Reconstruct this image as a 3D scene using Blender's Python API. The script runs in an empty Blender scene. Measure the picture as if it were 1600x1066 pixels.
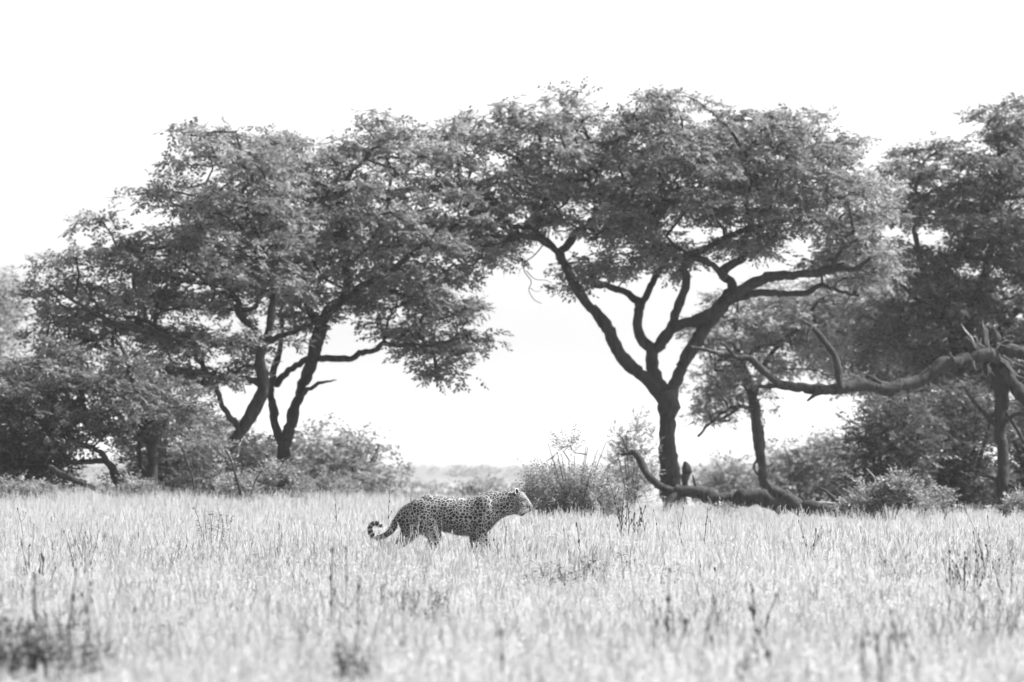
import bpy, math, random
import numpy as np
from mathutils import Vector, Matrix

S = bpy.context.scene
COL = S.collection
R = math.radians

# ------------------------------------------------------------------ camera
F = 8889.0          # focal length in photo pixels (200 mm on 36 mm, 1600 px)
H = 1.03            # camera height above the grass field
HZ = 722.0          # horizon row
FOCUS = 57.3
cam = bpy.data.cameras.new("camera")
cam.lens = 200.0
cam.sensor_width = 36.0
cam.clip_start = 0.5
cam.clip_end = 30000.0
cam.dof.use_dof = True
cam.dof.focus_distance = FOCUS
cam.dof.aperture_fstop = 5.2
cam_o = bpy.data.objects.new("camera", cam)
COL.objects.link(cam_o)
cam_o.location = (0, 0, H)
cam_o.rotation_euler = (R(90) + math.atan((HZ - 533.0) / F), 0, 0)
S.camera = cam_o

# ------------------------------------------------------------------ light
SUN_EL, SUN_AZ = 48.0, 75.0       # azimuth from +Y towards +X
w = bpy.data.worlds.new("World")
S.world = w
w.use_nodes = True
wn, wl = w.node_tree.nodes, w.node_tree.links
wn.clear()
sky = wn.new("ShaderNodeTexSky")
sky.sky_type = 'NISHITA'
sky.sun_disc = False
sky.sun_elevation = R(SUN_EL)
sky.sun_rotation = R(SUN_AZ)
sky.air_density = 1.0
sky.dust_density = 3.0
bw = wn.new("ShaderNodeRGBToBW")    # black-and-white photograph
bg = wn.new("ShaderNodeBackground")
bg.inputs[1].default_value = 0.13
wo = wn.new("ShaderNodeOutputWorld")
wl.new(sky.outputs[0], bw.inputs[0])
wl.new(bw.outputs[0], bg.inputs[0])
wl.new(bg.outputs[0], wo.inputs[0])

sun = bpy.data.lights.new("sun", 'SUN')
sun.energy = 5.0
sun.angle = R(0.53)
sun.color = (1, 1, 1)
sun_o = bpy.data.objects.new("sun", sun)
COL.objects.link(sun_o)
sd = Vector((math.sin(R(SUN_AZ)) * math.cos(R(SUN_EL)), math.cos(R(SUN_AZ)) * math.cos(R(SUN_EL)), math.sin(R(SUN_EL))))
sun_o.rotation_euler = sd.to_track_quat('Z', 'Y').to_euler()
sun_o.location = (30, 40, 40)

vs = S.view_settings
S.display_settings.display_device = 'sRGB'
vs.view_transform = 'Standard'
vs.look = 'None'
vs.gamma = 1.0
vs.use_curve_mapping = False
vs.exposure = 1.6

S.render.engine = 'CYCLES'
cy = S.cycles
cy.max_bounces = 8
cy.diffuse_bounces = 3
cy.glossy_bounces = 2
cy.transmission_bounces = 4
cy.transparent_max_bounces = 8
cy.volume_bounces = 0
cy.use_denoising = True
cy.denoising_prefilter = 'ACCURATE'
cy.use_adaptive_sampling = False
cy.sample_clamp_indirect = 4.0

# ------------------------------------------------------------------ helpers
def smooth(a, b, x):
    t = np.clip((x - a) / (b - a), 0, 1)
    return t * t * (3 - 2 * t)

def gz(x, y):
    """height of the ground"""
    x = np.asarray(x, float); y = np.asarray(y, float)
    t = (-0.10 - 0.26 * np.tanh(x / 6.5)) * smooth(62, 112, y)
    u = 0.035 * np.sin(x * 0.55 + 1.3) * np.sin(y * 0.31 + 0.4) + 0.03 * np.sin(x * 0.21 + y * 0.13)
    near = smooth(4, 12, y) * (1 - smooth(55, 58, y) * (1 - smooth(58, 64, y)))
    hills = smooth(3200, 5200, y) * (14 + 7 * np.sin(x / 310.0 + 0.8) + 5 * np.sin(x / 127.0) + 3 * np.sin(x / 47.0 + y / 190.0))
    drop = -0.55 * smooth(118, 185, y)
    return t + u * near + hills + drop

def P(px, py, d, dy=0.0):
    """the point seen at photo pixel (px, py) at distance d, moved dy further without rescaling"""
    return Vector(((px - 800.0) / F * d, d + dy, H + (HZ - py) / F * d))

def link_mesh(name, me, mat=None, parent=None):
    o = bpy.data.objects.new(name, me)
    COL.objects.link(o)
    if mat: me.materials.append(mat)
    if parent: o.parent = parent
    return o

def empty(name, loc, label, cat, group=None):
    o = bpy.data.objects.new(name, None)
    COL.objects.link(o)
    o.location = loc
    o.empty_display_size = 0.3
    o['label'] = label; o['category'] = cat
    if group: o['group'] = group
    return o

class MB:
    """collects vertices and faces for one mesh"""
    def __init__(s):
        s.v = []; s.n = 0; s.f = []          # list of vertex arrays, list of (k, faces array)
    def add(s, v, f):
        v = np.asarray(v, float).reshape(-1, 3)
        f = np.asarray(f, int)
        s.f.append(f + s.n); s.v.append(v); s.n += len(v)
    def tube(s, pts, rad, ns=8, cap=True, rough=0.0, rng=None):
        pts = np.asarray(pts, float); rad = np.asarray(rad, float)
        n = len(pts)
        if n < 2: return
        t = np.gradient(pts, axis=0)
        t /= np.linalg.norm(t, axis=1)[:, None] + 1e-12
        ref = np.array([0.13, 1.0, 0.21]) if abs(t[0][1]) < 0.8 else np.array([1.0, 0.1, 0.0])
        a = np.cross(t, ref); a /= np.linalg.norm(a, axis=1)[:, None] + 1e-12
        b = np.cross(t, a)
        ang = np.linspace(0, 2 * np.pi, ns, endpoint=False)
        rr = np.repeat(rad[:, None], ns, 1)
        if rough and rng is not None:
            q = rng.normal(0, 1, (n, ns)); q = (q + np.roll(q, 1, 0) + np.roll(q, 1, 1)) / 1.8
            rr = rr * (1 + rough * q)
        v = pts[:, None] + rr[:, :, None] * (np.cos(ang)[None, :, None] * a[:, None] + np.sin(ang)[None, :, None] * b[:, None])
        i = np.arange(n - 1)[:, None] * ns; j = np.arange(ns)[None]
        j2 = (j + 1) % ns
        q = np.stack([i + j, i + j2, i + ns + j2, i + ns + j], -1).reshape(-1, 4)
        s.add(v.reshape(-1, 3), q)
        if cap:
            for k, rev in ((0, False), (n - 1, True)):
                ring = v[k]; c = pts[k] + t[k] * (rad[k] * (0.5 if rev else -0.5))
                vv = np.vstack([ring, c[None]])
                jj = np.arange(ns)
                tri = np.stack([np.full(ns, ns), (jj + 1) % ns, jj], -1) if not rev else np.stack([np.full(ns, ns), jj, (jj + 1) % ns], -1)
                s.add(vv, tri)
    def ball(s, c, r, seg=8, rings=6, rot=None):
        r = np.asarray(r, float) * np.ones(3)
        th = np.linspace(0, np.pi, rings + 1)[1:-1]; ph = np.linspace(0, 2 * np.pi, seg, endpoint=False)
        v = [[0, 0, 1]] + [[math.sin(a) * math.cos(b), math.sin(a) * math.sin(b), math.cos(a)] for a in th for b in ph] + [[0, 0, -1]]
        v = np.array(v) * r
        if rot is not None: v = v @ np.array(rot).T
        v = v + np.asarray(c, float)
        tri, quad = [], []
        for j in range(seg):
            tri.append([0, 1 + j, 1 + (j + 1) % seg])
            L = len(v) - 1; o = 1 + (rings - 2) * seg
            tri.append([L, o + (j + 1) % seg, o + j])
            for i in range(rings - 2):
                a = 1 + i * seg
                quad.append([a + j, a + seg + j, a + seg + (j + 1) % seg, a + (j + 1) % seg])
        n0 = s.n
        s.v.append(v); s.n += len(v)
        s.f.append(np.array(tri) + n0)
        if quad: s.f.append(np.array(quad) + n0)
    def mesh(s, name, smooth_shade=True):
        me = bpy.data.meshes.new(name)
        v = np.concatenate(s.v) if s.v else np.zeros((0, 3))
        me.vertices.add(len(v)); me.vertices.foreach_set("co", v.ravel())
        lv = np.concatenate([f.ravel() for f in s.f])
        cnt = np.concatenate([np.full(len(f), f.shape[1]) for f in s.f])
        st = np.concatenate([[0], np.cumsum(cnt)[:-1]])
        me.loops.add(len(lv)); me.loops.foreach_set("vertex_index", lv.astype(np.int32))
        me.polygons.add(len(cnt)); me.polygons.foreach_set("loop_start", st.astype(np.int32))
        me.polygons.foreach_set("use_smooth", np.full(len(cnt), smooth_shade))
        me.update(calc_edges=True); me.validate()
        return me
    def build(s, name, mat, parent=None, smooth_shade=True, origin=None):
        if origin is not None: s.v = [a - np.asarray(origin, float) for a in s.v]
        return link_mesh(name, s.mesh(name, smooth_shade), mat, parent)

def spline(pts, step):
    """Catmull-Rom through the rows of pts, resampled about every step (in the first two columns)"""
    p = np.asarray(pts, float)
    p = np.vstack([2 * p[0] - p[1], p, 2 * p[-1] - p[-2]])
    out = []
    for i in range(1, len(p) - 2):
        L = np.linalg.norm(p[i + 1][:2] - p[i][:2])
        m = max(2, int(math.ceil(L / step)))
        for t in np.linspace(0, 1, m, endpoint=False):
            a, b, c, d = p[i - 1], p[i], p[i + 1], p[i + 2]
            out.append(0.5 * (2 * b + (c - a) * t + (2 * a - 5 * b + 4 * c - d) * t ** 2 + (3 * b - a - 3 * c + d) * t ** 3))
    out.append(p[-2])
    return np.array(out)

# ------------------------------------------------------------------ materials
def mat(name):
    m = bpy.data.materials.new(name); m.use_nodes = True
    nt = m.node_tree; nt.nodes.clear()
    out = nt.nodes.new("ShaderNodeOutputMaterial")
    return m, nt, out

def N(nt, typ, **kw):
    n = nt.nodes.new(typ)
    for k, v in kw.items(): setattr(n, k, v)
    return n

def mathn(nt, op, a, b=None, c=None, clamp=False):
    n = nt.nodes.new("ShaderNodeMath"); n.operation = op; n.use_clamp = clamp
    for i, x in enumerate((a, b, c)):
        if x is None: continue
        if isinstance(x, (int, float)): n.inputs[i].default_value = x
        else: nt.links.new(x, n.inputs[i])
    return n.outputs[0]

def maprange(nt, x, a, b, c, d):
    n = nt.nodes.new("ShaderNodeMapRange")
    nt.links.new(x, n.inputs[0])
    for i, q in enumerate((a, b, c, d)): n.inputs[i + 1].default_value = q
    return n.outputs[0]

def leaf_material(name, val, trans=0.45, var=0.5, rough=0.5, spec=0.3):
    m, nt, out = mat(name)
    g = N(nt, "ShaderNodeNewGeometry")
    v = maprange(nt, g.outputs["Random Per Island"], 0, 1, val * (1 - var), val * (1 + var))
    tc = N(nt, "ShaderNodeTexCoord")
    no = N(nt, "ShaderNodeTexNoise"); no.inputs["Scale"].default_value = 0.9; no.inputs["Detail"].default_value = 2
    nt.links.new(tc.outputs["Object"], no.inputs["Vector"])
    v = mathn(nt, 'MULTIPLY', v, maprange(nt, no.outputs[0], 0.3, 0.7, 0.75, 1.25))
    p = N(nt, "ShaderNodeBsdfPrincipled")
    p.inputs["Roughness"].default_value = rough
    p.inputs["Specular IOR Level"].default_value = spec
    nt.links.new(v, p.inputs["Base Color"])
    t = N(nt, "ShaderNodeBsdfTranslucent")
    nt.links.new(mathn(nt, 'MULTIPLY', v, 1.9), t.inputs[0])
    mx = N(nt, "ShaderNodeMixShader"); mx.inputs[0].default_value = trans
    nt.links.new(p.outputs[0], mx.inputs[1]); nt.links.new(t.outputs[0], mx.inputs[2])
    nt.links.new(mx.outputs[0], out.inputs[0])
    return m

def bark_material(name, lo, hi, scale=9.0, bump=0.6, stretch=0.25):
    m, nt, out = mat(name)
    tc = N(nt, "ShaderNodeTexCoord")
    mp = N(nt, "ShaderNodeMapping"); mp.inputs["Scale"].default_value = (1, 1, stretch)
    nt.links.new(tc.outputs["Object"], mp.inputs[0])
    n1 = N(nt, "ShaderNodeTexNoise"); n1.inputs["Scale"].default_value = scale; n1.inputs["Detail"].default_value = 6
    n1.inputs["Roughness"].default_value = 0.65
    nt.links.new(mp.outputs[0], n1.inputs["Vector"])
    n2 = N(nt, "ShaderNodeTexNoise"); n2.inputs["Scale"].default_value = 1.6; n2.inputs["Detail"].default_value = 3
    nt.links.new(tc.outputs["Object"], n2.inputs["Vector"])
    v = mathn(nt, 'ADD', mathn(nt, 'MULTIPLY', n1.outputs[0], 0.65), mathn(nt, 'MULTIPLY', n2.outputs[0], 0.35))
    c = maprange(nt, v, 0.33, 0.67, lo, hi)
    p = N(nt, "ShaderNodeBsdfPrincipled"); p.inputs["Roughness"].default_value = 0.85
    p.inputs["Specular IOR Level"].default_value = 0.2
    nt.links.new(c, p.inputs["Base Color"])
    bp = N(nt, "ShaderNodeBump"); bp.inputs["Strength"].default_value = bump; bp.inputs["Distance"].default_value = 0.08
    nt.links.new(n1.outputs[0], bp.inputs["Height"]); nt.links.new(bp.outputs[0], p.inputs["Normal"])
    nt.links.new(p.outputs[0], out.inputs[0])
    return m

M_LEAF = leaf_material("tree_leaf", 0.105, 0.45, 0.4)
M_LEAF_DARK = leaf_material("dark_tree_leaf", 0.095, 0.42)
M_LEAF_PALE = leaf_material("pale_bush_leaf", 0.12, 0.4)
M_LEAF_BRIGHT = leaf_material("shrub_leaf", 0.13, 0.4)
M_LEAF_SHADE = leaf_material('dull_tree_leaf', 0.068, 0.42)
M_LEAF_THICKET_SHADED = leaf_material('shaded_thicket_leaf', 0.042, 0.4)  # leaf colour darkened for the tall right tree's shade; reused on left bushes
M_SHRUB_MID = leaf_material('grey_shrub_leaf', 0.12, 0.5)
M_WEED_LEAF = leaf_material("weed_leaf", 0.055, 0.25, spec=0.3)
M_BARK = bark_material("bark", 0.007, 0.045, 11.0, 1.0)
M_BARK_DARK = bark_material("dark_bark", 0.006, 0.03, 11.0, 1.0)
M_DEAD = bark_material("dead_bark", 0.006, 0.06, 13.0, 1.0)
M_WOOD = bark_material("torn_wood", 0.09, 0.36, 20.0)
M_STALK = bark_material("dry_stalk", 0.035, 0.09, 60.0, 0.2)

def grass_material(name, lo, hi, trans):
    m, nt, out = mat(name)
    oi = N(nt, "ShaderNodeObjectInfo")
    no = N(nt, "ShaderNodeTexNoise"); no.inputs["Scale"].default_value = 0.33; no.inputs["Detail"].default_value = 3
    nt.links.new(oi.outputs["Location"], no.inputs["Vector"])
    g = N(nt, "ShaderNodeNewGeometry")
    a = maprange(nt, no.outputs[0], 0.36, 0.6, 0.0, 1.0)
    b = mathn(nt, 'ADD', mathn(nt, 'MULTIPLY', a, 0.42), mathn(nt, 'MULTIPLY', oi.outputs["Random"], 0.08))
    b = mathn(nt, 'ADD', b, mathn(nt, 'MULTIPLY', g.outputs["Random Per Island"], 0.5))
    c = maprange(nt, b, 0.0, 1.0, lo, hi)
    d = N(nt, "ShaderNodeBsdfPrincipled"); d.inputs["Roughness"].default_value = 0.55
    d.inputs["Specular IOR Level"].default_value = 0.3
    nt.links.new(c, d.inputs["Base Color"])
    t = N(nt, "ShaderNodeBsdfTranslucent"); nt.links.new(c, t.inputs[0])
    mx = N(nt, "ShaderNodeMixShader"); mx.inputs[0].default_value = trans
    nt.links.new(d.outputs[0], mx.inputs[1]); nt.links.new(t.outputs[0], mx.inputs[2])
    nt.links.new(mx.outputs[0], out.inputs[0])
    return m
M_GRASS = grass_material("dry_grass", 0.31, 0.42, 0.55)
M_GREEN = grass_material("green_grass", 0.10, 0.22, 0.35)

# ------------------------------------------------------------------ ground, plain and far hills
def build_ground():
    ys = np.concatenate([np.arange(-30, 4, 4), np.arange(4, 240, 1.5), np.geomspace(240, 9000, 90)])
    us = np.linspace(-1, 1, 121)
    Y, U = np.meshgrid(ys, us, indexing='ij')
    X = U * (60 + np.abs(Y) * 0.55)
    Z = gz(X, Y)
    v = np.stack([X, Y, Z], -1).reshape(-1, 3)
    nx = len(us)
    i, j = np.meshgrid(np.arange(len(ys) - 1), np.arange(nx - 1), indexing='ij')
    a = i * nx + j
    f = np.stack([a, a + 1, a + nx + 1, a + nx], -1).reshape(-1, 4)
    m, nt, out = mat("savanna_soil")
    tc = N(nt, "ShaderNodeTexCoord")
    n1 = N(nt, "ShaderNodeTexNoise"); n1.inputs["Scale"].default_value = 6; n1.inputs["Detail"].default_value = 8
    n2 = N(nt, "ShaderNodeTexNoise"); n2.inputs["Scale"].default_value = 0.02; n2.inputs["Detail"].default_value = 4
    nt.links.new(tc.outputs["Object"], n1.inputs["Vector"]); nt.links.new(tc.outputs["Object"], n2.inputs["Vector"])
    s = mathn(nt, 'ADD', mathn(nt, 'MULTIPLY', n1.outputs[0], 0.4), mathn(nt, 'MULTIPLY', n2.outputs[0], 0.6))
    c = maprange(nt, s, 0.35, 0.65, 0.14, 0.32)
    sy = N(nt, "ShaderNodeSeparateXYZ"); nt.links.new(tc.outputs["Object"], sy.inputs[0])
    wood = maprange(nt, mathn(nt, 'ADD', sy.outputs[1], mathn(nt, 'MULTIPLY', n2.outputs[0], 500.0)), 420, 800, 0.0, 1.0)
    mw = N(nt, "ShaderNodeMix"); mw.data_type = 'FLOAT'      # open grass gives way to bush country
    nt.links.new(wood, mw.inputs[0]); nt.links.new(c, mw.inputs[2]); nt.links.new(maprange(nt, n2.outputs[0], 0.3, 0.7, 0.08, 0.14), mw.inputs[3])
    c = mw.outputs[0]
    p = N(nt, "ShaderNodeBsdfPrincipled"); p.inputs["Roughness"].default_value = 0.95
    p.inputs["Specular IOR Level"].default_value = 0.1
    nt.links.new(c, p.inputs["Base Color"]); nt.links.new(p.outputs[0], out.inputs[0])
    b = MB(); b.add(v, f)
    o = b.build("ground", m)
    o['kind'] = 'structure'
build_ground()

# ------------------------------------------------------------------ haze
def build_haze():
    b = MB()
    x0, x1, y0, y1, z0, z1 = -5600, 5600, -60, 9200, -3.0, 48.0
    v = [(x, y, z) for z in (z0, z1) for y in (y0, y1) for x in (x0, x1)]
    b.add(v, [(0, 2, 3, 1), (4, 5, 7, 6), (0, 1, 5, 4), (2, 6, 7, 3), (0, 4, 6, 2), (1, 3, 7, 5)])
    m, nt, out = mat("haze_air")
    pv = N(nt, "ShaderNodeVolumePrincipled")
    pv.inputs["Color"].default_value = (0.97, 0.97, 0.97, 1)
    pv.inputs["Density"].default_value = 0.00014
    pv.inputs["Anisotropy"].default_value = 0.2
    nt.links.new(pv.outputs[0], out.inputs["Volume"])
    o = b.build("haze", m, smooth_shade=False)
    o['kind'] = 'stuff'
HAZE = True
if HAZE: build_haze()

# ------------------------------------------------------------------ foliage
def spray_template(rng, n=9, length=0.32, leaf=(0.11, 0.042), droop=0.5):
    """one compound leaf: n diamond leaflets along a drooping rachis"""
    vs = []
    for k in range(n):
        t = (k + 0.6) / n
        x = length * t
        z = -droop * length * t * t
        side = 1 if k % 2 else -1
        if k == n - 1: side = 0
        az = side * rng.uniform(0.7, 1.25)
        L = leaf[0] * rng.uniform(0.75, 1.15) * (1 - 0.35 * abs(t - 0.5)); W = leaf[1] * rng.uniform(0.8, 1.2)
        d = np.array([math.cos(az), math.sin(az), rng.uniform(-0.75, 0.05)]); d /= np.linalg.norm(d)
        q = np.cross(d, [0, 0, 1.0]); q /= np.linalg.norm(q) + 1e-9
        q = q + np.array([0, 0, rng.uniform(-0.5, 0.5)])
        o = np.array([x, 0, z])
        vs += [o, o + d * L * 0.5 + q * W * 0.5, o + d * L, o + d * L * 0.5 - q * W * 0.5]
    return np.array(vs)

def place_sprays(mb, pos, az, pitch, roll, scale, templates, rng):
    """adds len(pos) copies of the templates, each turned by roll, pitch and azimuth"""
    pick = rng.integers(0, len(templates), len(pos))
    ca, sa, cp, sp, cr, sr = np.cos(az), np.sin(az), np.cos(pitch), np.sin(pitch), np.cos(roll), np.sin(roll)
    Rm = np.empty((len(pos), 3, 3))
    Rm[:, 0, 0] = ca * cp; Rm[:, 0, 1] = -sa * cr - ca * sp * sr; Rm[:, 0, 2] = sa * sr - ca * sp * cr
    Rm[:, 1, 0] = sa * cp; Rm[:, 1, 1] = ca * cr - sa * sp * sr; Rm[:, 1, 2] = -ca * sr - sa * sp * cr
    Rm[:, 2, 0] = sp; Rm[:, 2, 1] = cp * sr; Rm[:, 2, 2] = cp * cr
    for k, T in enumerate(templates):
        idx = np.where(pick == k)[0]
        if not len(idx): continue
        v = np.einsum('nij,mj->nmi', Rm[idx] * scale[idx, None, None], T) + pos[idx][:, None]
        q = np.arange(len(idx) * len(T)).reshape(-1, 4)
        mb.add(v.reshape(-1, 3), q)

def in_poly(poly, x, y):
    poly = np.asarray(poly, float)
    inside = np.zeros(len(x), bool)
    n = len(poly); j = n - 1
    for i in range(n):
        xi, yi = poly[i]; xj, yj = poly[j]
        c = ((yi > y) != (yj > y)) & (x < (xj - xi) * (y - yi) / (yj - yi + 1e-12) + xi)
        inside ^= c; j = i
    return inside

def edge_dist(poly, x, y):
    poly = np.asarray(poly, float)
    d = np.full(len(x), 1e9)
    for i in range(len(poly)):
        a, b = poly[i], poly[(i + 1) % len(poly)]
        ab = b - a; L = ab @ ab + 1e-9
        t = np.clip(((x - a[0]) * ab[0] + (y - a[1]) * ab[1]) / L, 0, 1)
        d = np.minimum(d, np.hypot(x - a[0] - t * ab[0], y - a[1] - t * ab[1]))
    return d

def sample_crown(outline, holes, d, depth, n, rng, mind, inset=14, thin=(), gap_level=-9.0, squash=1.0, grow_holes=(0, 0)):
    """clump centres inside the crown's outline, spread through its depth"""
    o = np.asarray(outline, float)
    lo, hi = o.min(0), o.max(0)
    pts = []
    sc = d / F
    tries = 0
    Rr = 0.45 * min(hi[0] - lo[0], hi[1] - lo[1])
    ph = rng.uniform(0, 6.28, 8); wl_ = rng.uniform(2.6, 4.6, 8); th_ = rng.uniform(0, 6.28, 8)
    while len(pts) < n and tries < 60:
        tries += 1
        x = rng.uniform(lo[0], hi[0], 400); y = rng.uniform(lo[1], hi[1], 400)
        ok = in_poly(o, x, y)
        e = edge_dist(o, x, y)
        es = edge_dist(o * np.array([squash, 1.0]), x * squash, y)
        ok &= es > inset * rng.uniform(0.0, 1.3, 400)
        for (hx, hy, rx, ry) in holes:
            ok &= ((x - hx) / (rx + grow_holes[0])) ** 2 + ((y - hy) / (ry + grow_holes[1])) ** 2 > rng.uniform(0.75, 1.25, 400)
        for (hx, hy, rx, ry, keep) in thin:
            ok &= (((x - hx) / rx) ** 2 + ((y - hy) / ry) ** 2 > 1) | (rng.uniform(0, 1, 400) < keep)
        x, y, e = x[ok], y[ok], e[ok]
        t = np.clip(e / Rr, 0, 1)
        dh = depth * np.sqrt(np.clip(1 - (1 - t) ** 2, 0.03, 1))
        dy = rng.uniform(-0.55, 1, len(x)) * dh
        gx_ = (x - 800) * sc; gz_ = (HZ - y) * sc * 1.6
        gap = sum(np.sin(wl_[q] * (gx_ * math.cos(th_[q]) + gz_ * math.sin(th_[q])) + 1.1 * dy * math.sin(q) + ph[q]) for q in range(8)) / 2.0
        for k in range(len(x)):
            if gap[k] < gap_level: continue
            p = np.array([(x[k] - 800) * sc, d + dy[k], H + (HZ - y[k]) * sc])
            if pts:
                q = np.array(pts)
                df = (q - p) * np.array([1, 0.8, 1.7])
                if (df ** 2).sum(1).min() < mind ** 2: continue
            pts.append(p)
            if len(pts) >= n: break
    return np.array(pts)

def grow(nodes, parents, rads, fixed, clumps, rng, step=0.28, bend=0.16):
    """joins every clump to the nearest branch, the near ones first; returns the twig polylines"""
    nodes = [np.array(p) for p in nodes]
    par = list(parents)
    arr = np.array(nodes)
    dist = np.array([((arr - c) ** 2).sum(1).min() for c in clumps])
    order = np.argsort(dist)
    base_n = len(nodes)
    cap = 60000
    A = np.zeros((cap, 3)); A[:base_n] = arr; cnt = base_n
    tips = []
    for ci in order:
        c = clumps[ci]
        dv = A[:cnt] - c
        cost = (dv ** 2).sum(1)
        cost = cost + np.where(dv[:, 2] > 0, 1.5 * dv[:, 2] ** 2, 0)
        i = int(np.argmin(cost))
        p0 = A[i].copy(); L = np.linalg.norm(c - p0)
        m = max(2, int(L / step))
        side = rng.normal(0, 1, 3) * bend * L
        side[2] = -abs(side[2]) * 0.4 + 0.06 * L
        prev = i
        for k in range(1, m + 1):
            t = k / m
            p = p0 + (c - p0) * t + side * math.sin(math.pi * t) + (rng.normal(0, 0.03, 3) if k < m else 0)
            if cnt < cap:
                A[cnt] = p; par.append(prev); prev = cnt; cnt += 1
        tips.append(prev)
    return A[:cnt], np.array(par), base_n, tips

SPR = {}
def sprays_for(kind):
    if kind not in SPR:
        rng = np.random.default_rng(hash(kind) % 1000 if not isinstance(kind, str) else sum(map(ord, kind)))
        cfg = {'tree': dict(n=8, length=0.28, leaf=(0.125, 0.056), droop=0.25),
               'far': dict(n=7, length=0.42, leaf=(0.17, 0.075), droop=0.4),
               'bush': dict(n=10, length=0.30, leaf=(0.085, 0.03), droop=0.25),
               'wisp': dict(n=12, length=0.32, leaf=(0.055, 0.022), droop=0.1),
               'shrub': dict(n=8, length=0.2, leaf=(0.075, 0.032), droop=0.2)}[kind]
        SPR[kind] = [spray_template(rng, **cfg) for _ in range(14)]
    return SPR[kind]

def add_foliage(mb, clumps, rng, kind, per, rx, rz, up=0.1, smin=0.75, smax=1.25):
    n = len(clumps) * per
    c = np.repeat(clumps, per, 0)
    size = np.repeat(rng.uniform(0.65, 1.3, len(clumps)), per)
    u = rng.normal(0, 1, (n, 3)); u /= np.linalg.norm(u, axis=1)[:, None]
    r = rng.uniform(0.15, 1, n) ** 0.5
    off = u * r[:, None] * size[:, None] * np.array([rx, rx, rz])
    pos = c + off
    az = np.arctan2(off[:, 1], off[:, 0]) + rng.normal(0, 0.6, n)
    pitch = rng.normal(up, 0.42, n)
    roll = rng.normal(0, 0.35, n)
    place_sprays(mb, pos, az, pitch, roll, rng.uniform(smin, smax, n), sprays_for(kind), rng)

def make_tree(name, label, cat, group, d, trunk, limbs, outline, holes=(), thin=(), n=300, per=13, depth=3.0, seed=1,
              leaf=None, bark=None, kind='tree', mind=0.95, rx=0.30, rz=0.17, twig=0.010, extra=None, inset=15, gap_level=-0.75, npad=6, pad=0.52):
    rng = np.random.default_rng(seed)
    leaf = leaf or M_LEAF; bark = bark or M_BARK
    base = P(trunk[0][0], trunk[0][1], d)
    base.z = float(gz(base.x, base.y)) - 0.05
    root = empty(name, base, label, cat, group)
    org = np.array(base)
    sc = d / F
    nodes, par, rads = [], [], []
    def wood(pname, pts, dy0, dy1):
        s = spline([(p[0], p[1], p[2]) for p in pts], 7)
        t = np.linspace(0, 1, len(s))
        dy = dy0 + (dy1 - dy0) * t ** 1.2 + 0.1 * np.sin(t * 5 + len(nodes)) * t
        q = np.stack([(s[:, 0] - 800) * sc, d + dy, H + (HZ - s[:, 1]) * sc], -1)
        r = np.maximum(s[:, 2] * sc * 0.77, 0.008)
        if pname != 'trunk': q[1:-1] += rng.normal(0, 0.012, q[1:-1].shape)
        r = r * (1 + 0.07 * np.interp(np.arange(len(r)), np.arange(0, len(r) + 3, 3), rng.normal(0, 1, len(np.arange(0, len(r) + 3, 3)))))
        if pname == 'trunk':
            q = np.vstack([[q[0][0], q[0][1], org[2] - 0.15], q]); r = np.concatenate([[r[0] * 1.25], r])
        mb = MB(); mb.tube(q, r, 14 if r.max() > 0.08 else 8, rough=0.09, rng=rng)
        mb.build(pname, bark, root, origin=org)
        i0 = len(nodes)
        for k in range(len(q)):
            nodes.append(q[k]); par.append(i0 + k - 1 if k else -1); rads.append(r[k])
        return q
    wood('trunk', trunk, 0, 0)
    start = len(nodes)
    for (dy0, dy1, pts) in limbs:
        wood('limb', pts, dy0, dy1)
    if extra: extra(root, org, rng)
    pads = sample_crown(outline, holes, d, depth, n, rng, mind, inset, thin, gap_level, 0.45, (pad / sc * 0.55, 10))
    padr = rng.uniform(0.7, 1.25, len(pads))
    u = rng.normal(0, 1, (len(pads) * npad, 3)); u /= np.linalg.norm(u, axis=1)[:, None]
    u *= rng.uniform(0.1, 1, len(u))[:, None] ** 0.4
    clumps = np.repeat(pads, npad, 0) + u * np.repeat(padr, npad)[:, None] * np.array([pad, pad, pad * 0.42])
    use = start if len(limbs) else 0
    nn = np.array(nodes[use:])
    A, pr, bn, tips = grow(nn, [-1] * len(nn), rads[use:], True, clumps, rng)
    cnt = np.zeros(len(A)); cnt[tips] += 1
    for i in range(len(A) - 1, bn - 1, -1):
        if pr[i] >= 0: cnt[pr[i]] += cnt[i]
    r = np.where(cnt > 0, twig * np.maximum(cnt, 1) ** 0.45, twig)
    r = np.minimum(r, 0.09)
    mb = MB()
    kids = {}
    for i in range(bn, len(A)): kids.setdefault(pr[i], []).append(i)
    heads = [(p, k) for p, ks in kids.items() for j, k in enumerate(ks) if p < bn or j > 0]
    for p, k in heads:
        chain = [p, k]; cur = k
        while cur in kids:
            cur = kids[cur][0]; chain.append(cur)
        rr = r[chain].copy(); rr[0] = rr[1]
        rr[-1] *= 0.6
        mb.tube(A[chain], rr, 5, cap=False)
    if mb.n:
        o = mb.build('twigs', bark, root, origin=org); o['kind'] = 'stuff'
    mb = MB()
    add_foliage(mb, clumps, rng, kind, per, rx, rz)
    mb.v = [a - org for a in mb.v]
    o = link_mesh('crown', mb.mesh('crown', False), leaf, root)
    o['kind'] = 'stuff'
    return root

TG = "savanna trees along the far side of the grass"

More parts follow.
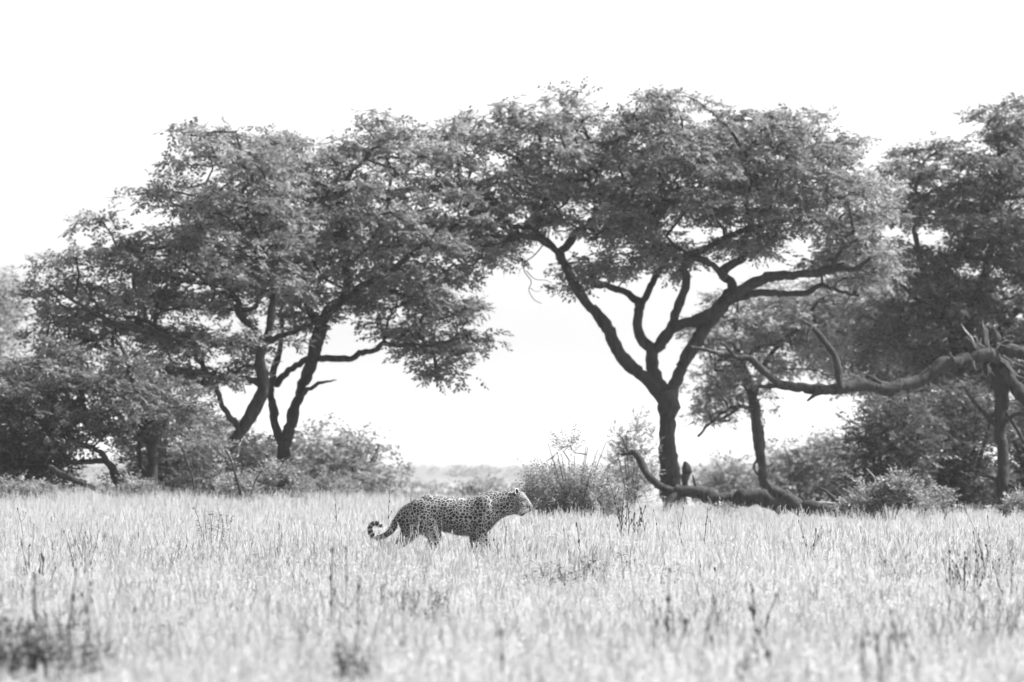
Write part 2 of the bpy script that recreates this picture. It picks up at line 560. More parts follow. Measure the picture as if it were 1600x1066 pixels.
# --- the wide tree in the middle
D_TRUNK = [(1052, 806, 27), (1051, 775, 24), (1047, 740, 21), (1043, 700, 18.5), (1043, 660, 17.5), (1044, 632, 18.5), (1040, 612, 19)]
D_LIMBS = [
 (0, -0.8, [(1040, 628, 15), (1025, 606, 14), (1000, 585, 13), (975, 562, 12.5), (958, 535, 12), (948, 513, 11), (930, 490, 10.5), (906, 461, 10), (892, 436, 9.5), (880, 412, 9), (872, 394, 8.5)]),
 (-.8, -1.6, [(876, 400, 7), (857, 386, 6), (828, 373, 5.5), (805, 373, 5), (778, 391, 5), (755, 382, 4.5), (744, 356, 4), (735, 335, 3)]),
 (-.8, -0.2, [(872, 396, 6), (846, 371, 5.5), (824, 356, 5), (805, 356, 4.5), (788, 345, 4), (770, 320, 3)]),
 (-.8, 0.8, [(874, 398, 7), (903, 364, 6.5), (929, 343, 6), (931, 317, 5), (920, 285, 4), (925, 250, 3)]),
 (0, 0.2, [(1042, 615, 15), (1029, 598, 13), (1019, 568, 13), (1020, 541, 14)]),
 (.2, 0.9, [(1020, 548, 11), (1002, 529, 10), (996, 505, 9.5), (1001, 478, 9), (992, 465, 8), (959, 448, 7.5), (929, 442, 7), (905, 430, 5)]),
 (.4, 1.6, [(1000, 482, 8), (1012, 458, 7), (1020, 440, 6.5), (1036, 414, 6), (1048, 388, 5), (1043, 380, 5)]),
 (.2, -1.0, [(1018, 548, 12), (1032, 538, 12), (1048, 513, 11), (1058, 485, 9.5), (1067, 460, 9), (1072, 438, 8.5), (1067, 415, 7), (1089, 405, 6.5), (1112, 418, 6.5), (1131, 436, 7)]),
 (0, -0.5, [(1046, 518, 10), (1062, 508, 10), (1088, 500, 11), (1112, 488, 12), (1130, 472, 12)]),
 (0, -0.5, [(1044, 626, 14), (1052, 605, 13.5), (1064, 578, 13), (1085, 537, 13), (1105, 506, 14), (1126, 478, 15), (1140, 458, 12), (1144, 445, 10), (1128, 428, 9), (1141, 414, 8), (1160, 404, 7.5), (1161, 384, 7), (1165, 368, 6.5), (1170, 346, 5), (1166, 320, 4), (1175, 280, 3)]),
 (-.5, -1.5, [(1134, 470, 12), (1157, 455, 11), (1184, 440, 10.5), (1210, 433, 10), (1243, 431, 9.5), (1279, 428, 9), (1306, 420, 8), (1330, 424, 5), (1355, 405, 3.5)]),
 (-.4, 0.6, [(1136, 474, 8), (1160, 465, 7), (1186, 458, 7), (1230, 460, 6.5), (1262, 458, 6), (1282, 445, 5), (1305, 452, 4), (1345, 461, 3)]),
 (1.2, 2.2, [(1040, 386, 5), (1020, 364, 6), (1018, 343, 6), (1030, 325, 5), (1035, 290, 4), (1050, 250, 3)]),
 (-.5, 1.0, [(1066, 418, 5), (1076, 398, 5.5), (1095, 391, 6), (1131, 373, 6), (1160, 361, 6), (1200, 348, 5), (1236, 340, 4.5), (1262, 318, 3)]),
 (-1.5, -2.4, [(1296, 426, 5), (1298, 410, 4.5), (1312, 392, 4), (1330, 380, 3)]),
]
D_OUT = [(702, 300), (698, 240), (703, 205), (716, 185), (742, 192), (766, 170), (800, 162), (822, 168), (850, 152), (862, 166), (892, 146), (905, 166), (930, 184), (958, 170), (1000, 156), (1040, 148), (1060, 138), (1092, 150), (1110, 170), (1140, 178), (1178, 166), (1195, 178), (1230, 172), (1258, 165), (1272, 185), (1300, 210), (1330, 222), (1348, 250), (1378, 258), (1388, 300), (1384, 345), (1398, 400), (1390, 440), (1340, 452), (1290, 415), (1240, 405), (1200, 395), (1150, 400), (1110, 385), (1085, 425), (1040, 440), (1000, 430), (960, 440), (920, 455), (880, 440), (885, 385), (850, 372), (800, 375), (770, 402), (735, 400), (712, 360)]
D_HOLES = [(764, 250, 22, 14), (742, 272, 16, 10), (905, 330, 14, 20), (895, 385, 26, 14), (950, 385, 30, 10), (690, 322, 12, 12), (1070, 350, 26, 14), (1100, 365, 24, 10), (1252, 362, 18, 10), (1020, 425, 16, 12), (1120, 355, 16, 8), (1245, 385, 18, 14), (985, 440, 24, 10), (850, 362, 14, 5)]
D_THIN = [(960, 410, 80, 40, 0.45), (1180, 385, 140, 25, 0.45), (1300, 395, 60, 35, 0.6), (900, 430, 30, 30, 0.3)]
def d_extra(root, org, rng):
    def hang(pts, r):
        s = spline([(a, b, 0) for a, b in pts], 6)
        q = np.array([P(a, b, 125, -0.9) for a, b, _ in s]); mb = MB(); mb.tube(q, np.linspace(r * 1.2, r * 0.5, len(q)), 6)
        mb.build('hanging_twig', M_BARK_DARK, root, origin=org)
    hang([(852, 378), (846, 388), (834, 402), (821, 412), (819, 426), (830, 442), (826, 455), (834, 470), (846, 476)], 0.013)
    hang([(822, 425), (835, 438), (852, 440), (862, 444)], 0.009)
    hang([(828, 452), (838, 458), (845, 455)], 0.006)
    hang([(820, 418), (812, 424), (810, 434)], 0.006)
    hang([(836, 400), (828, 396), (820, 400)], 0.006)
    for (a, b, sl) in ((923, 364, 0.6), (926, 377, 1.1)):
        mb = MB(); c = P(a, b, 125, -1.6)
        rot = np.array(Matrix.Rotation(sl, 3, 'Y'))
        mb.ball(np.array(c) - org, (0.05, 0.05, 0.1), 8, 6, np.array(Matrix.Rotation(-sl - 0.5, 3, 'Y').transposed()).T)
        mb.build('seed_pod', M_BARK_DARK, root)
make_tree("acacia_tree", "wide spreading tree with a bare forked trunk, behind the large feathery shrub", "tree", TG, 125,
          D_TRUNK, D_LIMBS, D_OUT, D_HOLES, D_THIN, n=480, per=11, depth=3.6, seed=3, mind=0.84, gap_level=-1.1, extra=d_extra)

# --- tree with two stems, left of the gap
A_TRUNK = [(442, 800, 14), (443, 760, 13), (443, 725, 12.5), (444, 690, 13)]
A_LIMBS = [
 (0, -0.3, [(444, 696, 12), (452, 674, 12), (461, 638, 12), (472, 608, 12), (485, 572, 12), (495, 539, 12.5), (503, 508, 13)]),
 (0, 0.6, [(443, 694, 9), (434, 678, 9), (428, 651, 8.5), (424, 621, 8), (423, 595, 7), (432, 560, 6), (440, 520, 5)]),
 (-.3, 0.8, [(502, 514, 9), (494, 502, 8.5), (485, 488, 8), (478, 465, 7.5), (474, 440, 6.5), (466, 405, 6), (459, 367, 5.5), (436, 332, 5), (421, 290, 4), (410, 266, 3)]),
 (-.3, -0.8, [(502, 512, 11), (510, 493, 11), (521, 481, 10), (535, 470, 9), (541, 455, 8), (543, 413, 7.5), (540, 380, 7), (535, 336, 5.5), (531, 316, 4.5), (545, 280, 4), (580, 240, 3)]),
 (-.8, -1.8, [(540, 462, 7), (571, 446, 6.5), (610, 428, 6), (640, 404, 5), (668, 380, 4), (700, 350, 3)]),
 (-.5, 1.2, [(540, 420, 5), (570, 390, 5), (600, 340, 4.5), (608, 275, 4), (604, 240, 3)]),
 (-.3, -1.2, [(488, 562, 7), (500, 560, 6.5), (551, 562, 6.5), (562, 553, 6), (590, 547, 5), (598, 539, 5), (636, 541, 4.5), (680, 541, 3.5), (720, 530, 2.5)]),
 (-.3, -0.9, [(596, 542, 3), (604, 520, 2.6), (612, 490, 2.3), (640, 470, 2)]),
 (-.2, -0.6, [(470, 622, 6), (480, 611, 4.5), (492, 603, 3.5), (512, 597, 2.5), (527, 595, 1.2)]),
 (-.3, 0.4, [(484, 560, 6), (463, 571, 6), (446, 583, 6), (430, 602, 7)]),
]
A_OUT = [(400, 470), (395, 400), (390, 300), (400, 215), (440, 203), (487, 212), (503, 220), (512, 208), (545, 196), (565, 180), (600, 166), (625, 190), (660, 200), (690, 222), (712, 260), (740, 330), (768, 360), (770, 400), (738, 430), (735, 460), (742, 485), (752, 508), (764, 528), (760, 556), (735, 572), (712, 572), (690, 590), (660, 588), (640, 560), (600, 530), (560, 545), (530, 530), (505, 500), (470, 520), (430, 500)]
A_HOLES = [(690, 322, 12, 12), (560, 262, 14, 8), (600, 258, 16, 7), (505, 460, 12, 18), (575, 500, 18, 12), (640, 250, 14, 8), (490, 265, 9, 6), (550, 425, 10, 12), (660, 395, 20, 8)]
A_THIN = [(590, 520, 90, 40, 0.45), (470, 480, 50, 40, 0.5), (670, 580, 60, 20, 0.5)]
make_tree("acacia_tree", "tall tree with two slim stems from one foot and a limb over the leopard", "tree", TG, 123,
          A_TRUNK, A_LIMBS, A_OUT, A_HOLES, A_THIN, n=450, per=10, depth=3.4, seed=5, mind=0.86, gap_level=-0.8)

# --- the leaning tree beside it
B_TRUNK = [(336, 800, 14), (342, 750, 13), (355, 706, 12.5), (372, 680, 12), (390, 652, 12.5), (406, 622, 12.5), (412, 604, 12), (408, 580, 10.5), (407, 556, 10.5), (411, 534, 11)]
B_LIMBS = [
 (0, -1.5, [(411, 545, 9), (392, 538, 8), (372, 534, 7.5), (347, 536, 7), (318, 534, 6.5), (292, 531, 6), (271, 528, 5.5), (262, 520, 5), (235, 505, 4), (200, 495, 3)]),
 (0, 1.0, [(411, 532, 9), (393, 511, 7), (372, 488, 6.5), (372, 470, 6), (352, 451, 5), (348, 430, 4.5), (340, 390, 4), (320, 340, 3)]),
 (0, -0.4, [(411, 540, 10), (421, 515, 9), (424, 492, 8.5), (428, 460, 7), (424, 430, 6), (412, 395, 5), (398, 360, 4.5), (380, 300, 3.5)]),
 (0, -1.2, [(412, 538, 6), (446, 523, 5), (467, 518, 4), (485, 505, 3)]),
 (.5, 0.9, [(376, 482, 4), (397, 480, 4), (399, 464, 3.5), (410, 452, 3)]),
 (0, -1.8, [(412, 606, 8), (397, 595, 7), (372, 593, 6), (339, 591, 6), (310, 584, 6), (271, 580, 5.5), (248, 587, 5), (226, 600, 4.5), (216, 622, 4)]),
 (0, -0.6, [(376, 668, 8), (358, 650, 6.5), (346, 630, 5.5), (340, 605, 5), (338, 580, 4)]),
 (-1.5, -2.2, [(262, 524, 4), (225, 520, 4), (190, 510, 4.5), (150, 490, 4), (120, 470, 3.5), (90, 450, 3)]),
 (.8, 1.6, [(348, 440, 4), (310, 440, 4.5), (260, 430, 4.5), (230, 415, 4), (205, 395, 3)]),
]
B_OUT = [(60, 530), (45, 500), (60, 480), (40, 455), (28, 428), (60, 405), (78, 400), (98, 382), (118, 372), (124, 345), (142, 342), (146, 362), (190, 350), (232, 346), (214, 318), (216, 285), (240, 270), (268, 248), (272, 215), (284, 196), (330, 202), (372, 190), (395, 205), (440, 205), (460, 300), (470, 420), (445, 470), (420, 540), (390, 580), (340, 610), (290, 610), (240, 590), (180, 570), (120, 590), (80, 570)]
B_HOLES = [(160, 432, 16, 14), (265, 405, 9, 7), (300, 445, 8, 6), (345, 500, 40, 14), (330, 555, 30, 10), (390, 500, 12, 14), (270, 340, 9, 7), (390, 470, 12, 10), (140, 540, 14, 8), (420, 475, 8, 10), (250, 560, 20, 8)]
B_THIN = [(350, 560, 90, 50, 0.45), (400, 480, 50, 40, 0.5), (90, 440, 60, 40, 0.65)]
make_tree("acacia_tree", "broad tree on a trunk leaning to the right, its crown stepping down to the left", "tree", TG, 120,
          B_TRUNK, B_LIMBS, B_OUT, B_HOLES, B_THIN, n=450, per=10, depth=3.4, seed=8, mind=0.86, gap_level=-0.8)

# --- the low crooked tree at the left
C_TRUNK = [(236, 795, 14), (237, 765, 12), (238, 735, 11), (238, 700, 10), (232, 676, 9)]
C_LIMBS = [
 (0, -0.6, [(232, 682, 8.5), (220, 655, 8), (213, 635, 7), (212, 608, 6.5), (204, 580, 5), (196, 550, 4), (180, 525, 3)]),
 (0, -0.7, [(228, 778, 10), (205, 770, 9.5), (186, 755, 9), (174, 727, 7.5), (154, 720, 6), (121, 723, 5), (100, 715, 3.5)]),
 (-.5, -1.2, [(176, 732, 6), (160, 706, 6), (132, 695, 5.5), (112, 680, 5), (95, 650, 4), (70, 620, 3)]),
 (0, 0.8, [(237, 752, 6), (222, 732, 5.5), (216, 703, 5), (220, 670, 4), (210, 640, 3)]),
 (-.3, -1.5, [(213, 640, 5), (190, 620, 5), (150, 600, 4.5), (100, 580, 4), (60, 575, 3)]),
 (0, 0.7, [(236, 700, 6), (250, 680, 5), (262, 650, 4), (275, 630, 3)]),
]
C_OUT = [(-70, 600), (-40, 575), (0, 560), (40, 545), (110, 548), (150, 570), (200, 560), (250, 580), (290, 610), (300, 650), (270, 680), (240, 690), (215, 690), (190, 690), (160, 685), (120, 690), (90, 740), (50, 750), (0, 745), (-60, 735)]
C_HOLES = [(245, 625, 14, 8), (160, 690, 22, 8), (95, 620, 20, 10)]
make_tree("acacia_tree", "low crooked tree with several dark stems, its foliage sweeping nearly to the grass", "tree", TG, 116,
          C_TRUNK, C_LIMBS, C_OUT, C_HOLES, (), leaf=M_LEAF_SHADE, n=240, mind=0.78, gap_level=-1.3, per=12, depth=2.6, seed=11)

# --- thin tree behind, right of the middle trunk
E_TRUNK = [(1200, 790, 10), (1197, 760, 10), (1190, 725, 9.5), (1184, 685, 9.5), (1179, 645, 9.5), (1175, 618, 9.5)]
E_LIMBS = [
 (0, -0.5, [(1176, 626, 8), (1166, 590, 7.5), (1157, 565, 7), (1146, 530, 6), (1150, 490, 4.5)]),
 (0, 0.6, [(1177, 630, 6), (1188, 590, 5.5), (1205, 555, 5), (1240, 520, 4.5), (1290, 500, 4), (1330, 480, 3)]),
 (0, -1.2, [(1178, 640, 4), (1160, 636, 4), (1137, 640, 3.5), (1110, 660, 3.5), (1088, 682, 3)]),
 (0, -0.8, [(1158, 570, 4.5), (1180, 545, 4.5), (1215, 535, 4), (1245, 515, 3.5), (1270, 480, 3)]),
 (0, 0.5, [(1190, 745, 3.5), (1181, 738, 3), (1179, 725, 3), (1186, 716, 3)]),
 (0, 0.1, [(1189, 760, 5), (1188, 730, 5), (1192, 690, 5), (1186, 650, 5), (1183, 625, 5)]),
]
E_OUT = [(1080, 650), (1072, 622), (1100, 595), (1078, 560), (1095, 510), (1120, 470), (1200, 445), (1300, 435), (1390, 445), (1400, 520), (1370, 560), (1300, 585), (1240, 575), (1225, 600), (1190, 620), (1165, 655), (1120, 672)]
E_HOLES = [(1215, 545, 18, 10), (1240, 595, 30, 15), (1120, 560, 10, 12), (1180, 575, 14, 12)]
make_tree("acacia_tree", "slender tree with a thin straight trunk, standing behind the long bare broken limb", "tree", TG, 148,
          E_TRUNK, E_LIMBS, E_OUT, E_HOLES, [(1120, 620, 60, 50, 0.5)], n=170, per=10, depth=2.8, seed=14, mind=0.85)

# --- dense tall tree at the right
F_TRUNK = [(1488, 800, 13), (1490, 740, 12), (1494, 680, 11), (1499, 620, 11), (1505, 560, 11)]
F_LIMBS = [
 (0, 0.8, [(1504, 570, 13), (1515, 510, 11), (1540, 430, 9), (1560, 340, 7), (1565, 250, 4), (1560, 200, 3)]),
 (0, -0.8, [(1503, 575, 11), (1480, 510, 9), (1450, 450, 7), (1430, 380, 5.5), (1425, 310, 4), (1440, 260, 3)]),
 (0, -1.5, [(1503, 590, 9), (1560, 520, 8), (1620, 440, 6.5), (1660, 360, 5), (1670, 300, 3)]),
 (0, 1.2, [(1500, 610, 8), (1450, 570, 7), (1410, 530, 5.5), (1380, 500, 4)]),
 (-.5, -2, [(1470, 490, 5), (1430, 470, 4.5), (1400, 440, 4), (1385, 400, 3)]),
]
F_OUT = [(1382, 275), (1400, 248), (1425, 228), (1455, 222), (1490, 232), (1515, 205), (1528, 170), (1548, 150), (1566, 162), (1590, 158), (1615, 175), (1660, 215), (1705, 280), (1725, 400), (1720, 560), (1690, 660), (1600, 690), (1520, 670), (1440, 640), (1370, 620), (1330, 590), (1325, 530), (1345, 475), (1390, 440), (1402, 385), (1388, 330)]
F_HOLES = [(1405, 292, 16, 12), (1512, 218, 14, 8), (1462, 290, 14, 8), (1560, 235, 14, 8), (1440, 360, 10, 14), (1500, 420, 16, 8), (1400, 440, 12, 14), (1590, 300, 10, 8), (1485, 380, 12, 10), (1430, 535, 14, 8), (1400, 578, 18, 10)]
make_tree("acacia_tree", "tall dense dark tree rising behind the broken splintered trunk", "tree", TG, 140,
          F_TRUNK, F_LIMBS, F_OUT, F_HOLES, (), n=420, per=12, depth=3.4, seed=17, leaf=M_LEAF_DARK, mind=0.85, gap_level=-1.0)

# --- soft background tree between the middle tree and the dense one
make_tree("acacia_tree", "soft grey tree far behind, filling the gap left of the tall dense dark tree", "tree", TG, 172,
          [(1392, 790, 9), (1390, 720, 8), (1386, 650, 8), (1380, 600, 7)],
          [(0, 0.8, [(1381, 605, 6), (1360, 560, 5), (1330, 510, 4), (1300, 470, 3)]), (0, -0.8, [(1381, 600, 6), (1395, 540, 5), (1400, 470, 4), (1390, 410, 3)]), (0, 0.3, [(1382, 620, 5), (1420, 580, 4), (1450, 540, 3)])],
          [(1235, 520), (1245, 470), (1290, 440), (1330, 400), (1380, 380), (1440, 400), (1480, 470), (1480, 580), (1440, 640), (1390, 650), (1340, 625), (1310, 590), (1255, 570)],
          [(1310, 560, 12, 6)], (), n=150, per=9, depth=2.6, seed=23, kind='far', leaf=M_LEAF, mind=0.85, npad=4, rx=0.4, rz=0.22, gap_level=-1.2)

# --- pale tree at the far left edge
make_tree("acacia_tree", "pale hazy tree far behind, its crown cut by the left border", "tree", TG, 205,
          [(-60, 790, 9), (-62, 700, 8), (-60, 620, 8)], [(0, 0.5, [(-60, 630, 7), (-45, 560, 5), (-25, 500, 3.5), (-5, 470, 2.5)]), (0, -1, [(-60, 625, 6), (-90, 560, 5), (-110, 480, 3)])],
          [(-140, 560), (-150, 470), (-90, 425), (-20, 420), (18, 432), (30, 455), (18, 500), (26, 520), (10, 555), (-60, 560)], (), (), n=110, per=10, depth=3.0, seed=19, kind='far', leaf=M_LEAF_PALE, mind=0.8, rx=0.6, rz=0.3, npad=3)

# ------------------------------------------------------------------ bushes
BG = "bushes behind the trees"
def make_bush(label, d, outline, n, seed, leaf, kind='bush', group=BG, depth=1.2, per=11, nstem=6, name='bush', cat='bush', mind=0.25, rx=0.32, rz=0.22, up=0.35, bark=None, holes=(), stem=2.6, reach=0.2):
    rng = np.random.default_rng(seed)
    o = np.asarray(outline, float)
    cx = o[:, 0].mean(); by = o[:, 1].max(); top = o[:, 1].min()
    b = P(cx, by, d); b.z = float(gz(b.x, b.y)) - 0.03
    root = empty(name, b, label, cat, group)
    org = np.array(b); sc = d / F
    clumps = sample_crown(outline, holes, d, depth, n, rng, mind, 7, (), -0.7)
    bark = bark or M_BARK
    nodes = []
    wid = o[:, 0].max() - o[:, 0].min()
    for k in range(nstem):
        tx = cx + (k + 0.5 - nstem / 2) / nstem * wid * 0.75 + rng.normal(0, 4)
        ty = top + (by - top) * rng.uniform(reach, reach + 0.3)
        dy = rng.uniform(-0.6, 0.6) * depth
        s0 = cx + (tx - cx) * 0.25
        pts = spline([(s0, by + 6, stem), (s0 + (tx - s0) * 0.35, by - (by - ty) * 0.45, stem * 0.75), (tx, ty, stem * 0.4)], 6)
        t = np.linspace(0, 1, len(pts))
        q = np.stack([(pts[:, 0] - 800) * sc, d + dy * t, H + (HZ - pts[:, 1]) * sc], -1)
        q[0, 2] = min(q[0, 2], org[2] - 0.05)
        mb = MB(); mb.tube(q, np.maximum(pts[:, 2] * sc, 0.005), 6); mb.build('stem', bark, root, origin=org)
        nodes += list(q[1:])
    nodes = np.array(nodes)
    A, pr, bn, tips = grow(nodes, [-1] * len(nodes), None, True, clumps, rng, step=0.15)
    mb = MB(); kids = {}
    for i in range(bn, len(A)): kids.setdefault(pr[i], []).append(i)
    for p, ks in kids.items():
        for j, k in enumerate(ks):
            if p < bn or j > 0:
                ch = [p, k]; cur = k
                while cur in kids: cur = kids[cur][0]; ch.append(cur)
                mb.tube(A[ch], np.linspace(0.010, 0.005, len(ch)), 4, cap=False)
    if mb.n: t = mb.build('twigs', bark, root, origin=org); t['kind'] = 'stuff'
    mb = MB(); add_foliage(mb, clumps, rng, kind, per, rx, rz, up)
    mb.v = [a - org for a in mb.v]
    f = link_mesh('foliage', mb.mesh('foliage', False), leaf, root); f['kind'] = 'stuff'
    return root

# far, pale ones
make_bush("wide pale bush beyond the twin-stemmed tree, sloping down to the right", 165, [(455, 790), (452, 700), (475, 668), (505, 662), (530, 675), (560, 682), (590, 690), (612, 715), (625, 745), (620, 790)], 170, 31, M_LEAF_PALE, 'far', depth=2.0, mind=0.4, rx=0.5, rz=0.35, per=8)
make_bush("faint round bush in the haze behind the leopard's rump", 330, [(628, 785), (630, 764), (650, 754), (685, 758), (700, 785)], 70, 32, M_LEAF_PALE, 'far', depth=2.0, mind=0.4, rx=0.6, rz=0.4, per=9)
make_bush("grey bush showing above the leopard's back", 230, [(708, 790), (712, 772), (728, 758), (745, 746), (760, 750), (778, 766), (785, 790)], 80, 33, M_LEAF_PALE, 'far', depth=1.6, mind=0.35, rx=0.45, rz=0.35, per=9)
make_bush("pale low bush in the haze, between the sloping pale bush and the leopard's tail", 250, [(570, 795), (572, 775), (590, 762), (615, 758), (640, 770), (648, 795)], 80, 43, M_LEAF_PALE, 'far', depth=1.8, mind=0.38, rx=0.5, rz=0.35, per=9)
make_bush("flat hazy bush over the leopard's hip", 270, [(645, 800), (650, 780), (675, 768), (705, 770), (722, 780), (728, 800)], 80, 44, M_LEAF_PALE, 'far', depth=1.8, mind=0.38, rx=0.5, rz=0.35, per=9)
make_bush("low hazy bush between the leopard's head and the plain", 310, [(770, 790), (775, 772), (800, 764), (830, 766), (845, 790)], 60, 34, M_LEAF_PALE, 'far', depth=1.6, mind=0.4, rx=0.6, rz=0.4, per=9)
make_bush("rounded grey bush between the middle trunk and the thin trunk", 210, [(1098, 790), (1106, 745), (1125, 727), (1150, 722), (1172, 735), (1185, 790)], 110, 35, M_LEAF_PALE, 'far', depth=1.8, mind=0.35, rx=0.5, rz=0.35, per=9)
make_bush("ragged bush right of the thin trunk, with sky above it", 185, [(1195, 800), (1198, 705), (1215, 690), (1232, 700), (1262, 705), (1282, 680), (1310, 668), (1335, 680), (1345, 800)], 190, 36, M_LEAF_PALE, 'far', depth=2.2, mind=0.36, rx=0.5, rz=0.35, per=9)
make_bush("dark thicket bush under the bare broken limb", 128, [(1335, 805), (1332, 700), (1345, 650), (1385, 622), (1430, 615), (1455, 650), (1460, 805)], 220, 37, M_LEAF_THICKET_SHADED, 'tree', depth=2.2, mind=0.36, rx=0.45, rz=0.3, per=11, stem=5)  # this and the next two: crown shade is put into the leaf colour
make_bush("tall dark thicket bush just left of the broken tree's trunk", 130, [(1445, 805), (1440, 690), (1455, 630), (1500, 600), (1550, 610), (1565, 680), (1568, 805)], 240, 38, M_LEAF_THICKET_SHADED, 'tree', depth=2.2, mind=0.36, rx=0.45, rz=0.3, per=11, stem=5)
make_bush("dark thicket bush at the right border behind the broken tree", 132, [(1560, 805), (1556, 690), (1575, 640), (1620, 610), (1680, 620), (1710, 690), (1715, 805)], 240, 39, M_LEAF_THICKET_SHADED, 'tree', depth=2.2, mind=0.36, rx=0.45, rz=0.3, per=11, stem=5)
make_bush("grey bush filling the space under the leaning trunk", 150, [(268, 795), (262, 700), (285, 650), (330, 640), (375, 668), (420, 690), (455, 720), (465, 795)], 240, 40, M_LEAF_THICKET_SHADED, 'tree', depth=2.0, mind=0.36, rx=0.45, rz=0.3, per=9, stem=4)
make_bush("dense dark bush at the left border under the low crooked tree", 124, [(-60, 790), (-65, 700), (-20, 672), (40, 690), (78, 715), (85, 750), (70, 790)], 190, 41, M_LEAF_THICKET_SHADED, 'tree', depth=1.6, mind=0.3, rx=0.4, rz=0.28, per=10, stem=4)
make_bush("small hazy bush seen through the gap under the crooked tree", 260, [(118, 790), (125, 765), (150, 752), (178, 760), (190, 790)], 50, 42, M_LEAF_PALE, 'far', depth=1.5, mind=0.4, rx=0.5, rz=0.35, per=8)

make_bush("dark tangled bush behind the stems of the low crooked tree", 132, [(182, 795), (180, 720), (200, 680), (240, 655), (290, 650), (320, 680), (335, 740), (340, 795)], 170, 45, M_LEAF_THICKET_SHADED, 'tree', depth=1.5, mind=0.34, rx=0.4, rz=0.28, per=9, stem=3, nstem=9)
make_bush("dark twiggy bush between the leaning trunk and the slim forked stems", 131, [(345, 795), (350, 735), (372, 700), (405, 690), (432, 715), (440, 795)], 90, 46, M_LEAF_THICKET_SHADED, 'tree', depth=1.2, mind=0.34, rx=0.36, rz=0.26, per=8, stem=3, nstem=9)
def far_scrub():
    rng = np.random.default_rng(88)
    n = 900
    y = 520 + 2400 * rng.uniform(0, 1, n) ** 1.6
    x = rng.uniform(-1, 1, n) * (0.13 * y + 10)
    h = rng.uniform(0.5, 1.35, n) * (1 + 0.25 * np.sin(x * 0.08))
    c = np.stack([x, y, gz(x, y) + h * 0.45], -1)
    mb = MB(); per = 26
    cc = np.repeat(c, per, 0); hh = np.repeat(h, per)
    u = rng.normal(0, 1, (n * per, 3)); u /= np.linalg.norm(u, axis=1)[:, None]
    off = u * (rng.uniform(0.1, 1, n * per) ** 0.4)[:, None] * hh[:, None] * np.array([0.95, 0.95, 0.5])
    place_sprays(mb, cc + off, rng.uniform(0, 6.283, n * per), rng.normal(0.2, 0.5, n * per), rng.normal(0, 0.4, n * per), hh * rng.uniform(0.8, 1.6, n * per), sprays_for('far'), rng)
    o = link_mesh('far_scrub', mb.mesh('far_scrub', False), M_LEAF_PALE)
    o['kind'] = 'stuff'; o['label'] = 'far-off hazy scrub scattered over the plain'
far_scrub()

# nearer shrubs at the edge of the grass
SG = "shrubs at the edge of the grass"
make_bush("large feathery shrub in front of the leopard's nose, left of the middle trunk", 92,
          [(818, 815), (815, 782), (826, 756), (846, 742), (862, 708), (876, 686), (888, 704), (902, 696), (914, 720), (930, 722), (948, 740), (966, 752), (976, 780), (976, 815)],
          200, 51, M_SHRUB_MID, 'wisp', SG, depth=0.9, per=7, nstem=15, reach=0.04, name='shrub', cat='shrub', mind=0.12, rx=0.12, rz=0.17, up=1.0, stem=1.1)
make_bush("tall wispy shrub rising behind the curved end of the fallen branch", 118,
          [(950, 790), (952, 720), (958, 678), (968, 664), (978, 690), (990, 655), (1000, 645), (1012, 668), (1022, 700), (1022, 790)],
          75, 52, M_LEAF_PALE, 'shrub', SG, depth=0.6, per=7, nstem=7, name='shrub', cat='shrub', mind=0.12, rx=0.16, rz=0.16, up=0.8, stem=1.2)
make_bush("leafy bright shrub past the right end of the fallen log", 97,
          [(1322, 815), (1330, 780), (1352, 765), (1375, 772), (1398, 750), (1412, 745), (1420, 765), (1445, 780), (1455, 815)],
          110, 53, M_LEAF_BRIGHT, 'shrub', SG, depth=0.6, per=9, nstem=9, name='shrub', cat='shrub', mind=0.11, rx=0.14, rz=0.12, up=0.6, stem=1.2)
make_bush("small pale shrub in front of the fallen log", 100,
          [(1112, 825), (1114, 808), (1121, 790), (1132, 796), (1142, 804), (1144, 825)],
          16, 54, M_LEAF_BRIGHT, 'shrub', SG, depth=0.35, per=8, nstem=5, name='shrub', cat='shrub', mind=0.09, rx=0.12, rz=0.12, up=0.8, stem=1.0)
make_bush("pale leafy shrub at the foot of the twin-stemmed tree", 112,
          [(408, 795), (410, 750), (425, 728), (445, 735), (470, 755), (478, 795)],
          80, 55, M_LEAF_BRIGHT, 'shrub', SG, depth=0.6, per=9, nstem=6, name='shrub', cat='shrub', mind=0.13, rx=0.16, rz=0.14, up=0.5, stem=1.2)
make_bush("thin light shrub on pale bent stems before the leaning trunk", 110,
          [(262, 790), (270, 715), (290, 690), (318, 672), (345, 670), (355, 700), (350, 745), (365, 790)],
          110, 56, M_SHRUB_MID, 'shrub', SG, depth=0.7, per=7, nstem=8, name='shrub', cat='shrub', mind=0.14, rx=0.16, rz=0.14, up=0.4, stem=1.4)
make_bush("low shrub between the leaning trunk and the twin-stemmed tree", 108,
          [(352, 798), (350, 770), (368, 745), (392, 752), (402, 798)],
          60, 57, M_SHRUB_MID, 'shrub', SG, depth=0.5, per=8, nstem=5, name='shrub', cat='shrub', mind=0.13, rx=0.15, rz=0.12, up=0.4, stem=1.2)
make_bush("short pale shrub beside the foot of the crooked tree", 108,
          [(192, 790), (195, 768), (210, 752), (228, 760), (236, 790)],
          40, 58, M_LEAF_BRIGHT, 'shrub', SG, depth=0.4, per=8, nstem=5, name='shrub', cat='shrub', mind=0.12, rx=0.14, rz=0.12, up=0.5, stem=1.0)
make_bush("low pale shrub at the left border where the grass meets the dark bush", 104,
          [(-20, 792), (-15, 765), (20, 752), (50, 758), (78, 765), (85, 792)],
          80, 59, M_LEAF_BRIGHT, 'shrub', SG, depth=0.5, per=8, nstem=7, name='shrub', cat='shrub', mind=0.12, rx=0.15, rz=0.1, up=0.5, stem=1.0)
